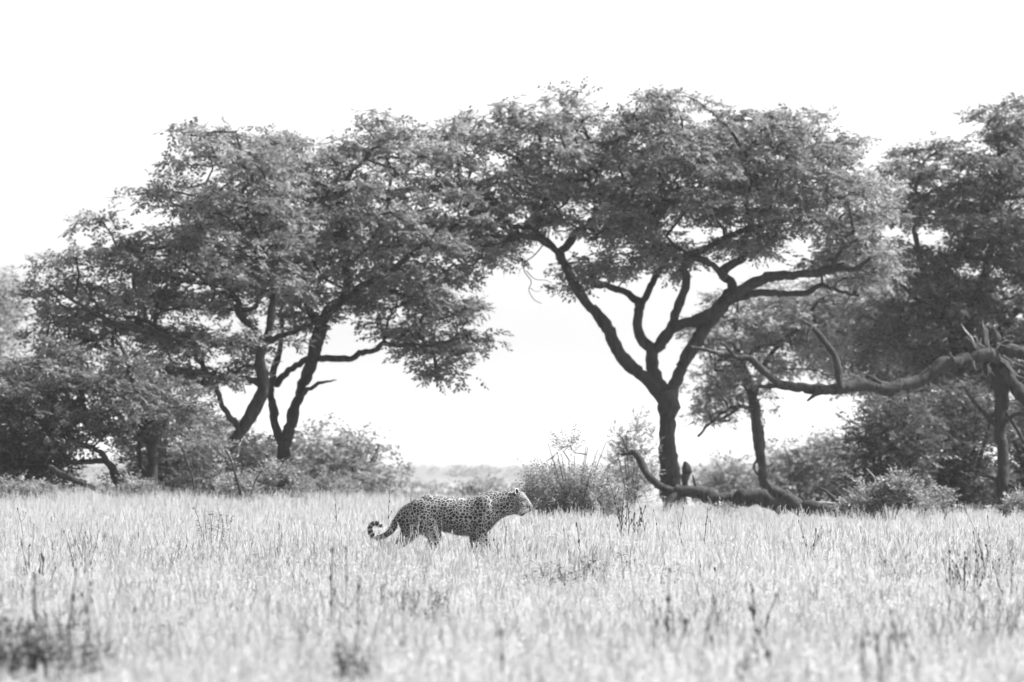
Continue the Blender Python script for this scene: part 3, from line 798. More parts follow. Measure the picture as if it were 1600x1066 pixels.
make_bush("dim shrub in the shade right of the twin-stemmed tree", 116,
          [(478, 795), (482, 765), (505, 748), (540, 752), (565, 765), (572, 795)],
          80, 60, M_LEAF, 'shrub', SG, depth=0.7, per=8, nstem=6, name='shrub', cat='shrub', mind=0.15, rx=0.2, rz=0.15, up=0.4, stem=1.4)
make_bush("low weedy shrub right of the broken tree's trunk", 100,
          [(1578, 812), (1580, 785), (1600, 778), (1625, 785), (1632, 812)],
          40, 61, M_LEAF_BRIGHT, 'shrub', SG, depth=0.4, per=7, nstem=5, name='shrub', cat='shrub', mind=0.1, rx=0.14, rz=0.12, up=0.6, stem=1.0)
make_bush("sparse sprig of bright leaves standing left of the broken tree's trunk", 98,
          [(1455, 812), (1457, 770), (1462, 750), (1480, 765), (1490, 790), (1492, 812)],
          16, 62, M_LEAF_BRIGHT, 'shrub', SG, depth=0.3, per=5, nstem=3, name='shrub', cat='shrub', mind=0.1, rx=0.12, rz=0.1, up=0.3, stem=1.0)

# ------------------------------------------------------------------ broken tree and fallen wood
def wood_part(root, org, pname, pts, d, dy0, dy1, material, rng, ns=12, rough=0.10, ground=False):
    s = spline(pts, 5); t = np.linspace(0, 1, len(s)); sc = d / F
    q = np.stack([(s[:, 0] - 800) * sc, d + dy0 + (dy1 - dy0) * t, H + (HZ - s[:, 1]) * sc], -1)
    kk = np.arange(0, len(s) + 4, 4)
    for c_ in (0, 2): q[1:-1, c_] += np.interp(np.arange(1, len(s) - 1), kk, rng.normal(0, 0.22, len(kk))) * s[1:-1, 2] * sc
    r = np.maximum(s[:, 2] * sc * 0.8, 0.006) * (1 + 0.08 * np.interp(np.arange(len(s)), kk, rng.normal(0, 1, len(kk))))
    if ground:
        q = np.vstack([[q[0][0], q[0][1], org[2] - 0.15], q]); r = np.concatenate([[r[0] * 1.15], r])
    mb = MB(); mb.tube(q, r, ns, rough=rough, rng=rng)
    return mb.build(pname, material, root, origin=org)

def broken_tree():
    rng = np.random.default_rng(71); d = 108
    b = P(1567, 806, d); b.z = float(gz(b.x, b.y))
    root = empty("broken_tree", b, "broken tree with a splintered top, one bare limb bent far to the left", "tree", "dead wood along the tree line")
    org = np.array(b)
    wp = lambda n, p, a, c, m=M_DEAD, **k: wood_part(root, org, n, p, d, a, c, m, rng, **k)
    wp('trunk', [(1568, 808, 13), (1567, 770, 12), (1566, 730, 11.5), (1565, 680, 12), (1564, 640, 13), (1564, 605, 15), (1560, 578, 18), (1556, 556, 18), (1552, 540, 11), (1550, 530, 4)], 0, 0, M_BARK, ground=True)
    wp('limb', [(1556, 566, 12), (1540, 556, 14), (1518, 558, 13.5), (1497, 563, 13), (1474, 571, 13), (1440, 592, 13), (1412, 599, 12.5), (1380, 603, 12.5), (1332, 605, 12), (1300, 608, 11.5), (1265, 609, 10), (1235, 604, 9), (1205, 601, 8)], -0.2, -1.6)
    wp('limb', [(1210, 603, 8), (1196, 589, 7.5), (1180, 575, 7), (1160, 562, 6), (1135, 559, 5), (1105, 553, 4), (1074, 546, 2.5)], -1.6, -2.2)
    wp('branch', [(1215, 602, 5), (1195, 606, 4.5), (1178, 606, 3.5)], -1.6, -1.7)
    wp('branch', [(1140, 559, 4), (1130, 548, 3), (1120, 538, 2.2)], -2, -2.1)
    wp('branch', [(1306, 606, 8), (1303, 585, 7), (1298, 565, 6.5), (1288, 543, 6), (1275, 525, 5.5), (1262, 513, 4.5), (1250, 506, 2.5), (1243, 503, 1.2)], -1.3, -1.5)
    wp('branch', [(1262, 512, 3), (1256, 524, 2.5), (1255, 536, 1.2)], -1.5, -1.6)
    wp('branch', [(1290, 612, 6), (1270, 616, 5), (1255, 628, 2)], -1.4, -1.5)
    wp('branch', [(1372, 600, 4), (1358, 592, 3.2), (1344, 586, 1.5)], -1, -1)
    wp('limb', [(1552, 556, 15), (1572, 548, 13), (1592, 552, 12), (1625, 566, 11), (1670, 600, 9)], 0, -0.6)
    wp('limb', [(1556, 572, 15), (1578, 592, 14), (1600, 618, 14), (1630, 655, 13), (1660, 710, 12), (1675, 770, 11), (1680, 806, 10)], 0, -0.9)
    wp('branch', [(1562, 668, 6), (1545, 655, 5), (1528, 638, 4), (1515, 622, 3), (1504, 606, 2)], 0, -0.4, M_BARK)
    wp('branch', [(1562, 648, 5), (1545, 648, 3.5), (1532, 640, 2.5)], 0, 0.3, M_BARK)
    wp('branch', [(1564, 752, 4), (1545, 746, 3.5), (1525, 741, 2)], 0, -0.2, M_BARK)
    wp('branch', [(1570, 660, 4), (1590, 648, 3.5), (1625, 650, 3)], 0, -0.5)
    wp('branch', [(1568, 640, 4), (1582, 660, 3.5), (1600, 695, 3), (1612, 720, 2)], 0, -0.4, M_BARK)
    wp('branch', [(1570, 756, 4), (1590, 764, 3.5), (1612, 775, 2.5)], 0, -0.3, M_BARK)
    # knots and broken stubs along the bent limb
    for (kx, ky, ex, ey, r) in [(1485, 566, 1478, 552, 4), (1452, 582, 1446, 572, 3.5), (1418, 606, 1414, 616, 3.5), (1350, 600, 1346, 592, 3), (1330, 612, 1326, 620, 3), (1516, 566, 1520, 580, 4), (1466, 582, 1470, 594, 3)]:
        wp('stub', [(kx, ky, r), ((kx + ex) / 2, (ky + ey) / 2, r * .8), (ex, ey, r * .35)], -0.6, -0.75)
    for pts in ([(1538, 552, 9), (1534, 535, 7), (1536, 520, 5), (1533, 506, 2)], [(1550, 546, 10), (1552, 526, 7), (1549, 512, 3)], [(1560, 548, 9), (1570, 532, 6), (1582, 526, 3)], [(1528, 556, 8), (1516, 544, 6), (1508, 528, 3)], [(1544, 560, 7), (1541, 578, 5), (1546, 594, 2)]):
        wp('shard', [(a, b, c * 1.25) for a, b, c in pts], -0.1, -0.25, M_DEAD, ns=7)
    # torn wood
    for (x0, y0, x1, y1, r) in [(1530, 552, 1499, 506, 5), (1535, 556, 1508, 520, 5), (1540, 550, 1516, 526, 4), (1543, 545, 1533, 498, 3.5), (1547, 548, 1538, 508, 4), (1541, 570, 1552, 588, 3), (1552, 548, 1575, 524, 3), (1556, 542, 1585, 530, 2.5), (1530, 550, 1534, 520, 3), (1560, 560, 1600, 592, 6), (1566, 556, 1602, 578, 4), (1545, 560, 1538, 592, 2.5), (1556, 536, 1600, 545, 2)] + [(1535 + 5 * k, 548 + rng.uniform(-6, 10), 1535 + 5 * k + rng.normal(2, 16), 516 + rng.uniform(-10, 22), 1.6) for k in range(2)]:
        s0 = np.array(P(x0, y0, d, -0.25)); s1 = np.array(P(x1, y1, d, -0.3 + rng.normal(0, 0.1)))
        sc = d / F
        t = np.linspace(0, 1, 5)[:, None]
        q = s0 + (s1 - s0) * t + np.vstack([np.zeros((1, 3)), rng.normal(0, 0.02, (3, 3)), np.zeros((1, 3))])
        mb = MB(); mb.tube(q, np.array([1, .95, .75, .5, .15]) * r * sc * 0.5, 5, rough=0.25, rng=rng)
        mb.build('splinter', M_WOOD, root, False, origin=org)
broken_tree()

def fallen():
    rng = np.random.default_rng(72)
    d = 104
    b = P(1150, 808, d); b.z = float(gz(b.x, b.y))
    root = empty("fallen_branch", b, "fallen branch before the bare forked trunk, its thin end curving up to a hooked tip", "fallen branch", "dead wood along the tree line")
    org = np.array(b)
    wood_part(root, org, 'branch', [(973, 711, 3), (984, 708, 4.5), (991, 706, 6), (1002, 722, 6.5), (1016, 745, 7), (1034, 760, 8), (1061, 768, 9), (1085, 772, 11)], d, 0.2, 0, M_DEAD, rng)
    wood_part(root, org, 'trunk', [(1056, 765, 10), (1088, 771, 14), (1112, 776, 15), (1139, 780, 16), (1170, 779, 17), (1200, 781, 18), (1226, 792, 15)], d, 0, -0.2, M_DEAD, rng, 12)
    wood_part(root, org, 'branch', [(1060, 768, 8), (1048, 782, 8), (1040, 802, 7)], d, 0, -0.3, M_DEAD, rng)
    wood_part(root, org, 'branch', [(1088, 764, 3), (1084, 752, 2.5), (1082, 742, 1.5)], d, 0, 0, M_DEAD, rng, 6)
    d = 101
    b = P(1265, 812, d); b.z = float(gz(b.x, b.y))
    root = empty("fallen_log", b, "thick fallen log with a sunlit top edge, crooked up at its left end", "log", "dead wood along the tree line")
    org = np.array(b)
    wood_part(root, org, 'trunk', [(1197, 750, 3), (1206, 763, 9), (1222, 777, 13), (1242, 788, 15), (1268, 796, 14.5), (1298, 798, 12), (1322, 796, 10), (1352, 798, 7)], d, 0, -0.3, M_DEAD, rng, 12)
    wood_part(root, org, 'branch', [(1258, 790, 3.5), (1285, 787, 3.5), (1310, 788, 3), (1330, 786, 2)], d, 0.2, 0.2, M_WOOD, rng, 6)
    wood_part(root, org, 'branch', [(1315, 790, 5), (1302, 778, 4.5), (1292, 769, 4), (1282, 763, 2.5)], d, -0.1, 0.1, M_BARK, rng, 7)
    wood_part(root, org, 'branch', [(1258, 788, 2), (1252, 778, 1.5), (1246, 768, 1)], d, 0, 0, M_DEAD, rng, 6)
    wood_part(root, org, 'branch', [(1330, 790, 2), (1362, 762, 1.8), (1368, 748, 1.5), (1355, 732, 1)], d, 0, 0.2, M_WOOD, rng, 6)
    d = 112
    b = P(125, 785, d); b.z = float(gz(b.x, b.y))
    root = empty("fallen_branch", b, "dark straight branch slanting down into the grass left of the crooked tree", "fallen branch", "dead wood along the tree line")
    wood_part(root, np.array(b), 'branch', [(76, 731, 4.5), (95, 741, 6), (120, 751, 6.5), (145, 762, 6), (172, 773, 5.5), (195, 786, 5)], d, 0.2, -0.2, M_BARK, rng)
    wood_part(root, np.array(b), 'twig', [(104, 744, 2), (108, 732, 1.5), (118, 722, 1)], d, 0.1, 0, M_BARK, rng, 6)
    # rounded stump behind the middle trunk
    d = 129
    b = P(1070, 800, d); b.z = float(gz(b.x, b.y))
    root = empty("tree_stump", b, "short stump with a dark knobbed top peeking out beside the middle trunk", "stump", "dead wood along the tree line")
    wood_part(root, np.array(b), 'trunk', [(1068, 800, 8), (1068, 770, 6), (1069, 750, 6.5), (1071, 742, 8)], d, 0, 0, M_DEAD, rng, ground=True)
    wood_part(root, np.array(b), 'burl', [(1071, 746, 6), (1072, 738, 9.5), (1071, 729, 8), (1070, 722, 4)], d, 0, 0, M_BARK_DARK, rng)
    # light dead twigs by the leaning tree
    d = 106
    b = P(300, 785, d); b.z = float(gz(b.x, b.y))
    root = empty("dead_sapling", b, "thin bent dead sapling standing in front of the leaning trunk", "sapling", "dead wood along the tree line")
    wood_part(root, np.array(b), 'stem', [(305, 790, 2.5), (302, 750, 2.2), (292, 722, 2), (286, 705, 1.8), (276, 692, 1)], d, 0, 0.1, M_DEAD, rng, 6, ground=True)
    wood_part(root, np.array(b), 'stem', [(380, 785, 2.5), (372, 755, 2.4), (362, 722, 2), (350, 700, 1.4)], d, 0, 0.1, M_DEAD, rng, 6, ground=True)
    wood_part(root, np.array(b), 'stem', [(388, 785, 2.5), (398, 755, 2), (408, 735, 1.4)], d, 0, 0.1, M_DEAD, rng, 6, ground=True)
fallen()

# ------------------------------------------------------------------ the leopard
PXM = F / FOCUS
def LX(px): return (px - 715.0) / PXM
def LZ(py): return (882.0 - py) / PXM

def leopard():
    rng = np.random.default_rng(5)
    root = empty("leopard", ((715 - 800) / PXM, FOCUS, 0.0), "spotted leopard walking through the pale grass with its tail curled up", "leopard")
    mb = MB()
    def loft(secs, ns=20):
        """closed loft of ellipses: (px, py, half height px, half width m, y offset, tilt dx per height)"""
        rings = []
        ang = np.linspace(0, 2 * np.pi, ns, endpoint=False)
        for (px, py, hh, hw, y, ax, az) in secs:
            c = np.array([LX(px), y, LZ(py)]); h = hh / PXM
            a = np.array([ax, 0, az], float); a /= np.linalg.norm(a)      # direction of the half height
            rings.append(c + np.outer(np.cos(ang) * h, a) + np.outer(np.sin(ang) * hw, [0, 1, 0]))
        v = np.concatenate(rings)
        i, j = np.meshgrid(np.arange(len(secs) - 1), np.arange(ns), indexing='ij')
        q = np.stack([i * ns + j, i * ns + (j + 1) % ns, (i + 1) * ns + (j + 1) % ns, (i + 1) * ns + j], -1).reshape(-1, 4)
        n0 = mb.n; mb.v.append(v); mb.n += len(v); mb.f.append(q + n0)
        for ring, flip in ((rings[0], False), (rings[-1], True)):
            mb.v.append(np.vstack([ring, ring.mean(0)])); jj = np.arange(ns)
            t = np.stack([np.full(ns, ns), (jj + 1) % ns, jj], -1)
            if flip: t = t[:, ::-1]
            mb.f.append(t + mb.n); mb.n += ns + 1
    def sec(px, top, bot, hw, y=0.0): return (px, (top + bot) / 2, (bot - top) / 2, hw, y, 0, 1)
    # trunk and neck
    T = [(626, 800, 826, .055), (632, 793, 831, .085), (640, 785, 834, .115), (650, 779.5, 832, .128), (660, 776, 829, .13), (672, 774.8, 828, .128), (685, 775.3, 829, .13), (700, 776.2, 832, .14), (715, 777.3, 836, .148), (730, 777.3, 837.5, .15), (742, 775.5, 836, .148), (750, 772.5, 835, .142), (758, 769.3, 832, .135), (767, 767.8, 826, .125), (776, 767.5, 817, .115), (785, 767, 809.5, .105), (794, 766.3, 806, .098), (803, 766, 804, .09), (809, 768, 802, .07)]
    pt = spline([(a, b, c, e) for a, b, c, e in T], 3)
    loft([sec(a, b, c, e) for a, b, c, e in pt], 24)
    # head: axis runs down towards the nose
    ax = (0.62, 0.78)
    Hd = [(800, 780, 12, .060), (804, 780.5, 14.5, .078), (809, 781.5, 15.2, .083), (814, 784, 14.5, .078), (818, 787, 12.5, .066), (821.5, 790, 11.3, .054), (825, 792.5, 9.6, .047), (828, 794, 7.6, .042), (830.5, 794.5, 5.2, .033), (832, 794.3, 2.6, .02)]
    hs = spline(Hd, 1.5)
    loft([(a, b, c, e, 0, 0.36, 0.93) for a, b, c, e in hs], 20)
    # chin and jaw
    loft([(803, 797, 5, .05, 0, .2, 1), (810, 799, 6, .048, 0, .2, 1), (815, 801, 6, .042, 0, .3, 1), (819, 802.5, 5, .034, 0, .5, .9), (822, 801.5, 3.4, .026, 0, .6, .8)], 16)
    # cheeks and brow
    for s in (-1, 1):
        mb.ball((LX(810), s * .045, LZ(790)), (.075, .045, .07), 14, 10)
        mb.ball((LX(818.5), s * .030, LZ(779.5)), (.032, .02, .022), 12, 8)
        mb.ball((LX(826), s * .022, LZ(795.5)), (.034, .026, .03), 12, 8)
    # shoulder and haunch muscle
    for s in (-1, 1):
        mb.ball((LX(757), s * .088, LZ(803)), (.115, .062, .19), 18, 12)
        mb.ball((LX(657), s * .075, LZ(804)), (.14, .068, .165), 18, 12)
        mb.ball((LX(668), s * .06, LZ(781)), (.06, .03, .05), 12, 8)
    # legs: (px, py, radius px along x, half width m, y)
    def leg(pts):
        p = spline(pts, 3)
        mbs = []
        d = np.gradient(p[:, :2], axis=0)
        for k in range(len(p)):
            t = d[k] / (np.linalg.norm(d[k]) + 1e-9)
            mbs.append((p[k, 0], p[k, 1], p[k, 2], p[k, 3], p[k, 4], t[1], t[0]))
        loft(mbs, 16)
    n, f = -1, 1
    leg([(759, 800, 17, .06, n * .085), (754, 815, 15, .058, n * .095), (751, 829, 11.5, .05, n * .095), (754, 842, 9, .042, n * .09), (759, 854, 7.5, .037, n * .085), (762, 864, 6.8, .035, n * .082), (763, 873, 6.4, .037, n * .08), (765, 879, 5.5, .043, n * .08)])
    leg([(758, 800, 16, .06, f * .08), (750, 816, 14, .055, f * .09), (744, 831, 11, .048, f * .09), (743, 845, 8.5, .04, f * .085), (745, 858, 7.3, .036, f * .08), (746, 870, 6.6, .035, f * .08), (748, 879, 5.6, .043, f * .08)])
    # near hind leg steps forward, far hind leg trails
    leg([(656, 802, 23, .07, n * .08), (665, 816, 20, .068, n * .095), (675, 829, 14.5, .056, n * .1), (679, 838, 11.5, .046, n * .1), (677, 848, 8.6, .037, n * .095), (673, 858, 7, .031, n * .09), (671, 866, 6.2, .03, n * .088), (674, 874, 6, .034, n * .086), (678, 879, 5.5, .042, n * .086)])
    leg([(650, 802, 22, .07, f * .075), (648, 816, 19, .065, f * .09), (643, 828, 15, .055, f * .095), (635, 838, 12, .045, f * .095), (628, 847, 9, .036, f * .09), (622, 856, 7.2, .031, f * .085), (622, 866, 6.2, .03, f * .082), (626, 874, 6, .034, f * .08), (630, 879, 5.5, .042, f * .08)])
    for (px, y) in ((768.5, n * .08), (751.5, f * .08), (682, n * .086), (634, f * .08)):
        mb.ball((LX(px), y, LZ(878.3)), (.052, .043, .026), 14, 8)
    # tail
    tl = spline([(645, 793, 9.0), (635, 798, 8.6), (626, 807, 7.2), (619, 817, 6.4), (613, 827, 5.3), (606, 834, 4.6), (598, 838.5, 4.1), (590, 840, 3.9), (583.5, 837.5, 3.8), (579.5, 831.5, 3.8), (578.6, 825, 3.8), (581.5, 819.5, 3.8), (586.5, 817.6, 3.8), (591, 818.4, 3.9), (594.5, 821, 3.5), (596, 823.5, 2.2)], 2.5)
    tq = np.stack([LX(tl[:, 0]), -0.012 * np.ones(len(tl)) - 0.03 * np.linspace(0, 1, len(tl)), LZ(tl[:, 1])], -1)
    mb.tube(tq, tl[:, 2] / PXM, 14)
    tmp = link_mesh("body_tmp", mb.mesh("body_tmp"))
    rm = tmp.modifiers.new("r", 'REMESH'); rm.mode = 'VOXEL'; rm.voxel_size = 0.0075; rm.adaptivity = 0
    sm = tmp.modifiers.new("s", 'SMOOTH'); sm.factor = 0.5; sm.iterations = 7
    dg = bpy.context.evaluated_depsgraph_get(); dg.update()
    me = bpy.data.meshes.new_from_object(tmp.evaluated_get(dg))
    bpy.data.objects.remove(tmp)
    me.name = "body"
    me.polygons.foreach_set("use_smooth", np.ones(len(me.polygons), bool))
    co = np.zeros(len(me.vertices) * 3); me.vertices.foreach_get("co", co); co = co.reshape(-1, 3)
    nr = np.zeros(len(me.vertices) * 3); me.vertices.foreach_get("normal", nr); nr = nr.reshape(-1, 3)
    px = co[:, 0] * PXM + 715; py = 882 - co[:, 2] * PXM
    # coat marking fields
    head = smooth(800, 808, px) * (1 - smooth(806, 812, py - 0.0 * px))
    face = smooth(809, 822, px + 0.3 * (py - 790))
    tail_s = np.zeros(len(co))
    dmin = np.full(len(co), 9.0)
    for k in range(len(tq)):
        dd = np.linalg.norm(co - tq[k], axis=1) - tl[k, 2] / PXM
        m = dd < dmin; dmin[m] = dd[m]; tail_s[m] = k / (len(tq) - 1)
    istail = (px < 634) & (dmin < 0.012) & ~((px > 617) & (py > 833))
    tail_s = np.where(istail, tail_s, 0)
    belly = smooth(828, 836, py) * smooth(0.1, -0.6, nr[:, 2]) * (px > 685) * (px < 740)
    inner = smooth(0.02, 0.05, np.abs(co[:, 1])) * (np.sign(co[:, 1]) * nr[:, 1] < -0.2) * (py > 822)
    white = np.clip(belly * 0.8 + inner * 0.6, 0, 1)
    chin = smooth(797, 801, py - 0.25 * (px - 820)) * smooth(816, 821, px)
    white = np.clip(white + chin, 0, 1)
    legf = smooth(828, 850, py) * (px < 770) * (1 - (px < 612))
    under = (px < 660) * (py > 806) * (py < 842) * smooth(0.01, 0.06, co[:, 1])
    mouth = np.exp(-(((px - 820) / 6.5) ** 2 + ((py - 801.0 + (px - 820) * 0.55) / 1.7) ** 2)) * 1.4
    mouth += np.exp(-(((px - 815.5) / 3.2) ** 2 + ((py - 803.0) / 2.6) ** 2)) * 1.2
    mouth += 0.9 * np.exp(-(((px - 805) / 2.2) ** 2 + ((py - 772) / 4.5) ** 2)) + 0.35 * np.exp(-(((px - 806) / 3) ** 2 + ((py - 784) / 5) ** 2))
    eye_l = np.exp(-(((px - 820.2) / 2.8) ** 2 + ((py - 781) / 1.7) ** 2))
    dark = np.clip(mouth + eye_l * 1.3 * (np.abs(co[:, 1]) > 0.02), 0, 1)
    for nm, a in (("fine", np.clip(head, 0, 1)), ("white", white), ("legs", np.clip(legf, 0, 1)), ("tail", tail_s), ("dark", dark), ("big", np.clip(under, 0, 1))):
        at = me.attributes.new(nm, 'FLOAT', 'POINT'); at.data.foreach_set("value", a.astype(np.float32))
    # fur
    m, nt, out = mat("leopard_coat")
    L = nt.links.new
    tc = N(nt, "ShaderNodeTexCoord")
    at = {k: N(nt, "ShaderNodeAttribute", attribute_name=k).outputs["Fac"] for k in ("fine", "white", "legs", "tail", "dark", "big")}
    nz = N(nt, "ShaderNodeTexNoise"); nz.inputs["Scale"].default_value = 26; nz.inputs["Detail"].default_value = 2
    L(tc.outputs["Object"], nz.inputs["Vector"])
    vm = N(nt, "ShaderNodeVectorMath", operation='MULTIPLY_ADD')
    L(nz.outputs["Color"], vm.inputs[0]); vm.inputs[1].default_value = (0.022, 0.022, 0.022); L(tc.outputs["Object"], vm.inputs[2])
    def vor(scale, feature):
        v = N(nt, "ShaderNodeTexVoronoi", feature=feature); v.inputs["Scale"].default_value = scale
        v.inputs["Randomness"].default_value = 0.85
        L(vm.outputs[0], v.inputs["Vector"]); return v.outputs["Distance"]
    e1 = vor(30, 'DISTANCE_TO_EDGE'); c1 = vor(30, 'F1')
    e2 = vor(48, 'DISTANCE_TO_EDGE'); e3 = vor(19, 'DISTANCE_TO_EDGE')
    nv = N(nt, 'ShaderNodeTexNoise'); nv.inputs['Scale'].default_value = 7
    L(tc.outputs['Object'], nv.inputs['Vector'])
    thr = mathn(nt, 'ADD', maprange(nt, nv.outputs[0], 0.3, 0.7, 0.02, 0.085), mathn(nt, 'MULTIPLY', at["legs"], 0.07))
    body_s = mathn(nt, 'MULTIPLY', mathn(nt, 'SUBTRACT', e1, thr), 22.0, clamp=True)
    core = mathn(nt, 'MULTIPLY', mathn(nt, 'SUBTRACT', 0.16, c1), 8.0, clamp=True)
    core = mathn(nt, 'MULTIPLY', core, mathn(nt, 'SUBTRACT', 0.55, at["legs"], clamp=True))
    body_s = mathn(nt, 'SUBTRACT', body_s, core, clamp=True)
    fine_s = mathn(nt, 'MULTIPLY', mathn(nt, 'SUBTRACT', e2, mathn(nt, 'ADD', 0.10, mathn(nt, 'MULTIPLY', at["white"], 0.25))), 14.0, clamp=True)
    big_s = mathn(nt, 'MULTIPLY', mathn(nt, 'SUBTRACT', e3, 0.15), 16.0, clamp=True)
    def mixf(f, a, b):
        n_ = N(nt, "ShaderNodeMix"); n_.data_type = 'FLOAT'
        L(f, n_.inputs[0])
        for s_, x in ((n_.inputs[2], a), (n_.inputs[3], b)):
            if isinstance(x, (int, float)): s_.default_value = x
            else: L(x, s_)
        return n_.outputs[0]
    sp = mixf(at["fine"], body_s, fine_s)
    sp = mixf(at["big"], sp, big_s)
    # tail: bands towards a black tip
    wv = mathn(nt, 'SINE', mathn(nt, 'MULTIPLY', at["tail"], 105.0))
    band = mathn(nt, 'MULTIPLY', mathn(nt, 'ADD', wv, mathn(nt, 'MULTIPLY', mathn(nt, 'SUBTRACT', at["tail"], 0.55), 2.6)), 4.0, clamp=True)
    tl_f = mathn(nt, 'MULTIPLY', mathn(nt, 'SUBTRACT', at["tail"], 0.48), 8.0, clamp=True)
    sp = mixf(tl_f, sp, band)
    sp = mathn(nt, 'MAXIMUM', sp, at["dark"])
    n3 = N(nt, "ShaderNodeTexNoise"); n3.inputs["Scale"].default_value = 120; n3.inputs["Detail"].default_value = 3
    L(tc.outputs["Object"], n3.inputs["Vector"])
    ground = mixf(at['fine'], 0.32, 0.15)
    ground = mathn(nt, 'ADD', ground, mathn(nt, 'MULTIPLY', at['legs'], 0.10))
    ground = mixf(at["white"], ground, 0.32)
    ground = mathn(nt, 'MULTIPLY', ground, maprange(nt, n3.outputs[0], 0.3, 0.7, 0.82, 1.15))
    colr = mixf(sp, ground, 0.011)
    p = N(nt, "ShaderNodeBsdfPrincipled"); p.inputs["Roughness"].default_value = 0.6
    p.inputs["Specular IOR Level"].default_value = 0.25
    p.inputs["Sheen Weight"].default_value = 0.08; p.inputs["Sheen Roughness"].default_value = 0.5
    L(colr, p.inputs["Base Color"])
    bp = N(nt, "ShaderNodeBump"); bp.inputs["Strength"].default_value = 0.5; bp.inputs["Distance"].default_value = 0.006
    L(n3.outputs[0], bp.inputs["Height"]); L(bp.outputs[0], p.inputs["Normal"])
    L(p.outputs[0], out.inputs[0])
    body = link_mesh("body", me, m, root)
    # short fur lying back along the body, marked like the skin under it
    nf = 52000
    area = np.zeros(len(me.polygons)); me.polygons.foreach_get("area", area)
    cen = np.zeros(len(me.polygons) * 3); me.polygons.foreach_get("center", cen); cen = cen.reshape(-1, 3)
    pnr = np.zeros(len(me.polygons) * 3); me.polygons.foreach_get("normal", pnr); pnr = pnr.reshape(-1, 3)
    first = np.zeros(len(me.polygons), np.int32); me.polygons.foreach_get("loop_start", first)
    lvi = np.zeros(len(me.loops), np.int32); me.loops.foreach_get("vertex_index", lvi)
    pi = rng.choice(len(area), nf, p=area / area.sum())
    o_ = cen[pi] + rng.normal(0, .003, (nf, 3)); n_ = pnr[pi]
    dirf = n_ * rng.uniform(.35, .8, (nf, 1)) + np.array([-.55, 0, -.45]) + rng.normal(0, .25, (nf, 3))
    dirf /= np.linalg.norm(dirf, axis=1)[:, None]
    ln = rng.uniform(.008, .017, (nf, 1)) * np.where(cen[pi][:, 2:3] < 0.45, 1.35, 1.0) * np.where(cen[pi][:, 0:1] * PXM + 715 > 808, 0.5, 1.0)
    sdv = np.cross(dirf, n_); sdv /= np.linalg.norm(sdv, axis=1)[:, None] + 1e-9
    v = np.stack([o_ - sdv * .0011, o_ + sdv * .0011, o_ + dirf * ln], 1).reshape(-1, 3)
    fb = MB(); fb.add(v, np.arange(nf * 3).reshape(-1, 3))
    fm = fb.mesh("fur", False)
    vid = lvi[first[pi]]
    for nm in ("fine", "white", "legs", "tail", "dark", "big"):
        vals = np.zeros(len(me.vertices), np.float32); me.attributes[nm].data.foreach_get("value", vals)
        a_ = fm.attributes.new(nm, 'FLOAT', 'POINT'); a_.data.foreach_set("value", np.repeat(vals[vid], 3))
    fo = link_mesh("fur", fm, m, root); fo['kind'] = 'stuff'
    # ears, eyes, nose, whiskers
    me_, nte, oute = mat("ear_fur")
    tce = N(nte, "ShaderNodeTexCoord"); ne = N(nte, "ShaderNodeTexNoise"); ne.inputs["Scale"].default_value = 40
    nte.links.new(tce.outputs["Object"], ne.inputs["Vector"])
    pe = N(nte, "ShaderNodeBsdfPrincipled"); pe.inputs["Roughness"].default_value = 0.8
    nte.links.new(maprange(nte, ne.outputs[0], 0.3, 0.7, 0.02, 0.06), pe.inputs["Base Color"]); nte.links.new(pe.outputs[0], oute.inputs[0])
    mw, ntw, outw = mat("pale_fur")
    pw = N(ntw, "ShaderNodeBsdfPrincipled"); pw.inputs["Base Color"].default_value = (.55, .55, .55, 1); pw.inputs["Roughness"].default_value = 0.8
    ntw.links.new(pw.outputs[0], outw.inputs[0])
    mk, ntk, outk = mat("wet_eye")
    pk = N(ntk, "ShaderNodeBsdfPrincipled"); pk.inputs["Base Color"].default_value = (.05, .05, .05, 1); pk.inputs["Roughness"].default_value = 0.12
    ntk.links.new(pk.outputs[0], outk.inputs[0])
    for s in (-1, 1):
        e = MB()
        c = np.array([LX(807), s * .058, LZ(769.2)])
        rot = np.array(Matrix.Rotation(s * 0.75, 3, 'Z') @ Matrix.Rotation(s * -0.3, 3, 'X') @ Matrix.Rotation(-0.15, 3, 'Y'))
        # cupped ear: outer shell with a hollow turned forward
        th = np.linspace(0, 2 * np.pi, 14, endpoint=False)
        rings = []
        for rr, dx in ((0.0, -0.016), (0.55, -0.012), (0.9, -0.002), (1.0, 0.008), (0.82, 0.006), (0.4, -0.004), (0.0, -0.007)):
            rings.append(np.stack([np.full(14, dx), np.cos(th) * .027 * rr, np.sin(th) * .036 * rr], -1))
        v = np.concatenate(rings) @ rot.T + c
        i, j = np.meshgrid(np.arange(6), np.arange(14), indexing='ij')
        e.add(v, np.stack([i * 14 + j, i * 14 + (j + 1) % 14, (i + 1) * 14 + (j + 1) % 14, (i + 1) * 14 + j], -1).reshape(-1, 4))
        eo = e.build("ear", me_, root)
        rim = MB(); q = np.stack([np.full(15, 0.008), np.cos(np.linspace(-.3, 3.6, 15)) * .027, np.sin(np.linspace(-.3, 3.6, 15)) * .036], -1) @ rot.T + c
        rim.tube(q, np.full(15, .0035), 6); rim.build("ear_rim", mw, eo)
        y = MB(); y.ball((LX(821.2), s * .043, LZ(780.8)), (.012, .009, .009), 12, 8); y.build("eye", mk, root)
